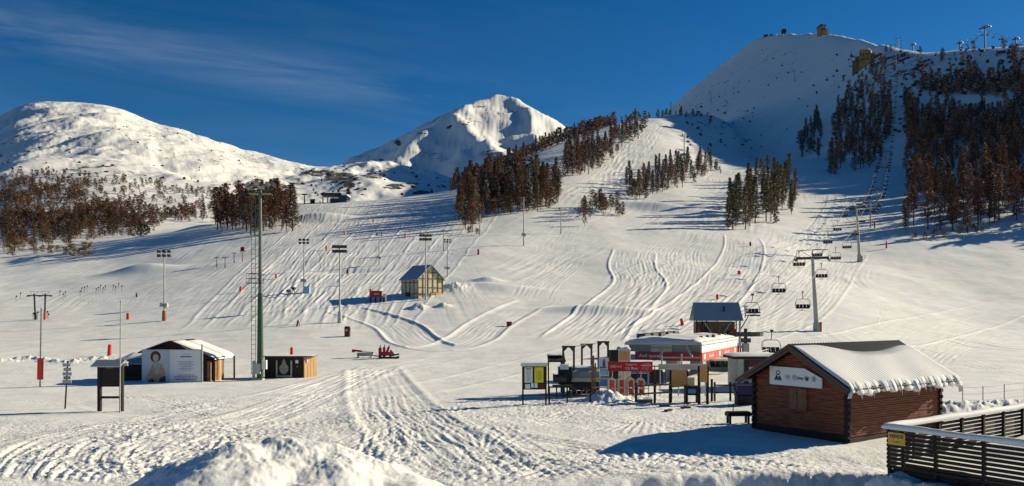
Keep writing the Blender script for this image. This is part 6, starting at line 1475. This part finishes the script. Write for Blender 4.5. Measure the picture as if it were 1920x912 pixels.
MB().tube((-8*sk,.1,0),(-8*sk,.1,32*sk),.05).build('antenna',[GREY],kb)
MB().box(12*sk,-.1,.3,18*sk,.1,1.6).build('rail',[CREAM],kb)
# upper station on the crest
us=thing('upper_station','flat roofed dark lift station on the crest of the wide piste','lift station',on(628,425)); us.location.z=zf(us.location.x,425)-.6
s_=425/F; MB().box(-24*s_,-3,4.0,14*s_,6,5.2).slab([(-24*s_,-3.2,4.6),(-18*s_,-3.2,5.6),(-18*s_,6,5.6),(-24*s_,6,4.6)],.2).build('roof',[mat('dark_flat_roof',(.05,.05,.05))],us)
snow_slab(-20*s_,-2.8,13*s_,5.8,5.2,.35,seed=31).build('roof_snow',[SNOWM],us)
MB().box(8*s_,-2.5,.2,24*s_,6,4.0).build('hall',[GLS],us); MB().box(7*s_,-3,4.0,25*s_,6.2,4.5).build('hall_roof',[WHT],us)
MB().box(-8*s_,-1.5,.0,9*s_,4,2.6).build('machinery',[DMET],us)
for x in (-22,-13,-3): MB().box(x*s_-.25,-1,-2,x*s_+.25,-.3,4.2).build('pylon',[CONC],us)
MB().tube((-5*s_,-5,-4),(-5*s_,-5,1.5),.3).build('post',[CONC],us)
ut=thing('upper_lift_tower','T shaped lift tower on the crest just left of the upper station','lift tower',on(571,420)); ut.location.z=zf(ut.location.x,420)
MB().tube((0,0,-1),(0,0,4.6),.35,.3).build('shaft',[DMET],ut); MB().box(-1.5,-.4,4.6,1.5,.4,5.2).build('crossarm',[DMET],ut)
ub=thing('crest_hut','tiny dark hut on the crest between tower and upper station','hut',on(586,420)); ub.location.z=zf(ub.location.x,420)
MB().box(-1.0,-1,-.5,1.0,1,1.7).build('wall',[WOODD],ub); MB().slab([(-1.3,-1.3,1.7),(1.3,-1.3,1.9),(1.3,1.3,1.9),(-1.3,1.3,1.7)],.2).build('roof',[BLK],ub)
# summit buildings and the old fort
def crest(px,lo=600,hi=3000):
    u=(px-HX)/F; ys=fY[(fY>lo)&(fY<hi)]; e_=(zat(u*ys,ys)-CZ)/ys; Y=float(ys[int(np.argmax(e_))]); return Vector((u*Y,Y,zf(u*Y,Y))),Y/F
b,s_=crest(1541)
t=thing('summit_tower','square stone tower building on the very summit against the sky','summit building',b)
MB().box(-6*s_,-8,-8,4*s_,8,15*s_).build('tower',[STONE],t); MB().box(4*s_,-8,-8,8*s_,8,9*s_).build('annex',[STONE],t); MB().box(-6.6*s_,-9,15*s_,-1*s_,9,17*s_).box(1*s_,-9,15*s_,4.6*s_,9,16.5*s_).build('parapet',[WOODD],t)
for x in (-3,1): MB().box(x*s_-1,-8.3,6*s_,x*s_+1,-7.9,10*s_).build('window',[GLS],t)
MB().tube((10*s_,0,-2),(10*s_,0,7*s_),.5).tube((16*s_,0,-2),(16*s_,0,6*s_),.5).build('antenna',[DMET],t)
b,s_=crest(1470); t=thing('summit_hut','small dark box hut on stilts on the summit crest','summit building',b)
MB().box(-4*s_,-5,3*s_,3*s_,5,9*s_).build('cabin',[BLK],t); MB().box(-4*s_,-5,9*s_,3.4*s_,5,9.6*s_).build('roof',[DMET],t)
for x in (-3,2): MB().box(x*s_-.6,-3,-5,x*s_+.6,3,3*s_).build('leg',[DMET],t)
for k,(px,w_) in enumerate(((1436,3.5),(1446,2))):
    b,s_=crest(px); t=thing('summit_shelter',['wider','narrower'][k]+' low dark shelter at the left end of the summit crest','shelter',b); MB().box(-w_*s_,-4,-4,w_*s_,4,1.8*s_).build('wall',[BLK],t); MB().box(-w_*1.1*s_,-4.5,1.8*s_,w_*1.1*s_,4.5,2.4*s_).build('roof',[DMET],t)
b=ray(1622,124); s_=b.y/F; b.z+=3*s_
STONE2=mat('brown_masonry',(.15,.10,.055),.9,.5,.3,bump=.4)
t=thing('stone_fort','ruined ochre stone fort with stepped walls on the upper right ridge','fort',b,R(-28))
MB().box(-9*s_,-8,-30,11*s_,10,22*s_).build('keep',[STONE],t); MB().box(-16*s_,-8,-30,-9*s_,9,13*s_).box(-21*s_,-8,-30,-16*s_,8,6*s_).build('side_wall',[STONE2],t); MB().box(11*s_,-8,-30,18*s_,8,16*s_).box(18*s_,-7,-30,28*s_,8,12*s_).build('side_wall',[STONE2],t)
for x in (-7,-2,3): MB().box(x*s_,-9.2,22*s_,(x+2.6)*s_,-6,25*s_).build('battlement',[STONE],t)
for x,z in ((-7,4),(-3,4),(1,4),(5,4),(-7,13),(-2,13),(3,13),(7,13),(-14,4),(13,6),(21,5)): MB().box(x*s_,-8.25,z*s_,(x+1.8)*s_,-7.9,(z+3.5)*s_).build('window_opening',[BLK],t)
snow_slab(-9*s_,-6,11*s_,10,22*s_,2.5,seed=41).build('roof_snow',[SNOWM],t)
# straw coloured bushes and scattered rocks
sb=crown_arrays(70,60,14,.62,.05,.02,tw=.13,shape=.35,droop=-.5); bush_me=crown_mesh(sb,T_STR); bush_me.name='bush'
for k,(px,row,h) in enumerate(((80,474,3),(95,478,3.5),(108,476,3),(122,478,3.2),(135,482,5),(150,482,3),(163,484,5.5),(66,478,2.6),(20,482,5),(40,472,5),(880,437,2.5),(895,439,2.2),(1715,449,3),(1735,452,3.2),(1752,448,3.4),(1770,450,3),(1800,441,3.2),(1830,440,3),(1842,436,2.5),(600,380,1.2))):
    b=ray(px,row); o=link_obj('bush',bush_me); o.location=(b.x,b.y,zf(b.x,b.y)-.1); o.scale=(h,h,h*.9); o.rotation_euler=(0,0,k*1.3)
    tag(o,f"{['low','rounded','taller'][k%3]} straw coloured bush {'at the forest foot on the far left' if px<300 else 'under the central wood' if px<1000 else 'under the big grove on the right'}",'bush','straw bushes '+('left' if px<300 else 'centre' if px<1000 else 'right'))
rk=random.Random(9); mb=MB()
def rock_patch(x0,x1,y0,y1,n,sz):
    for k in range(n):
        g=ray(rk.uniform(x0,x1),rk.uniform(y0,y1))
        if g is None or g.y<450: continue
        s=rk.uniform(*sz); mb.ball((g.x,g.y,zf(g.x,g.y)),s,5,(rk.uniform(.7,1.6),rk.uniform(.7,1.3),rk.uniform(.6,1.1)))
rock_patch(1270,1420,150,215,45,(.5,2.2)); rock_patch(1300,1560,90,200,40,(.4,1.6)); rock_patch(1380,1480,200,300,12,(.5,1.2)); rock_patch(1560,1760,100,260,110,(.5,1.7)); rock_patch(1700,1920,90,180,120,(.8,2.2)); rock_patch(1280,1420,195,275,60,(.6,1.6)); rock_patch(0,480,240,350,120,(.7,1.9)); rock_patch(560,840,320,370,60,(1,3))
tag(mb.build('scattered_rocks',[mat('dark_rock',(.06,.055,.05),.9,.4,.5)]),'small dark rocks and shrub tips poking through the snow of the far slopes','rocks',None,'stuff')
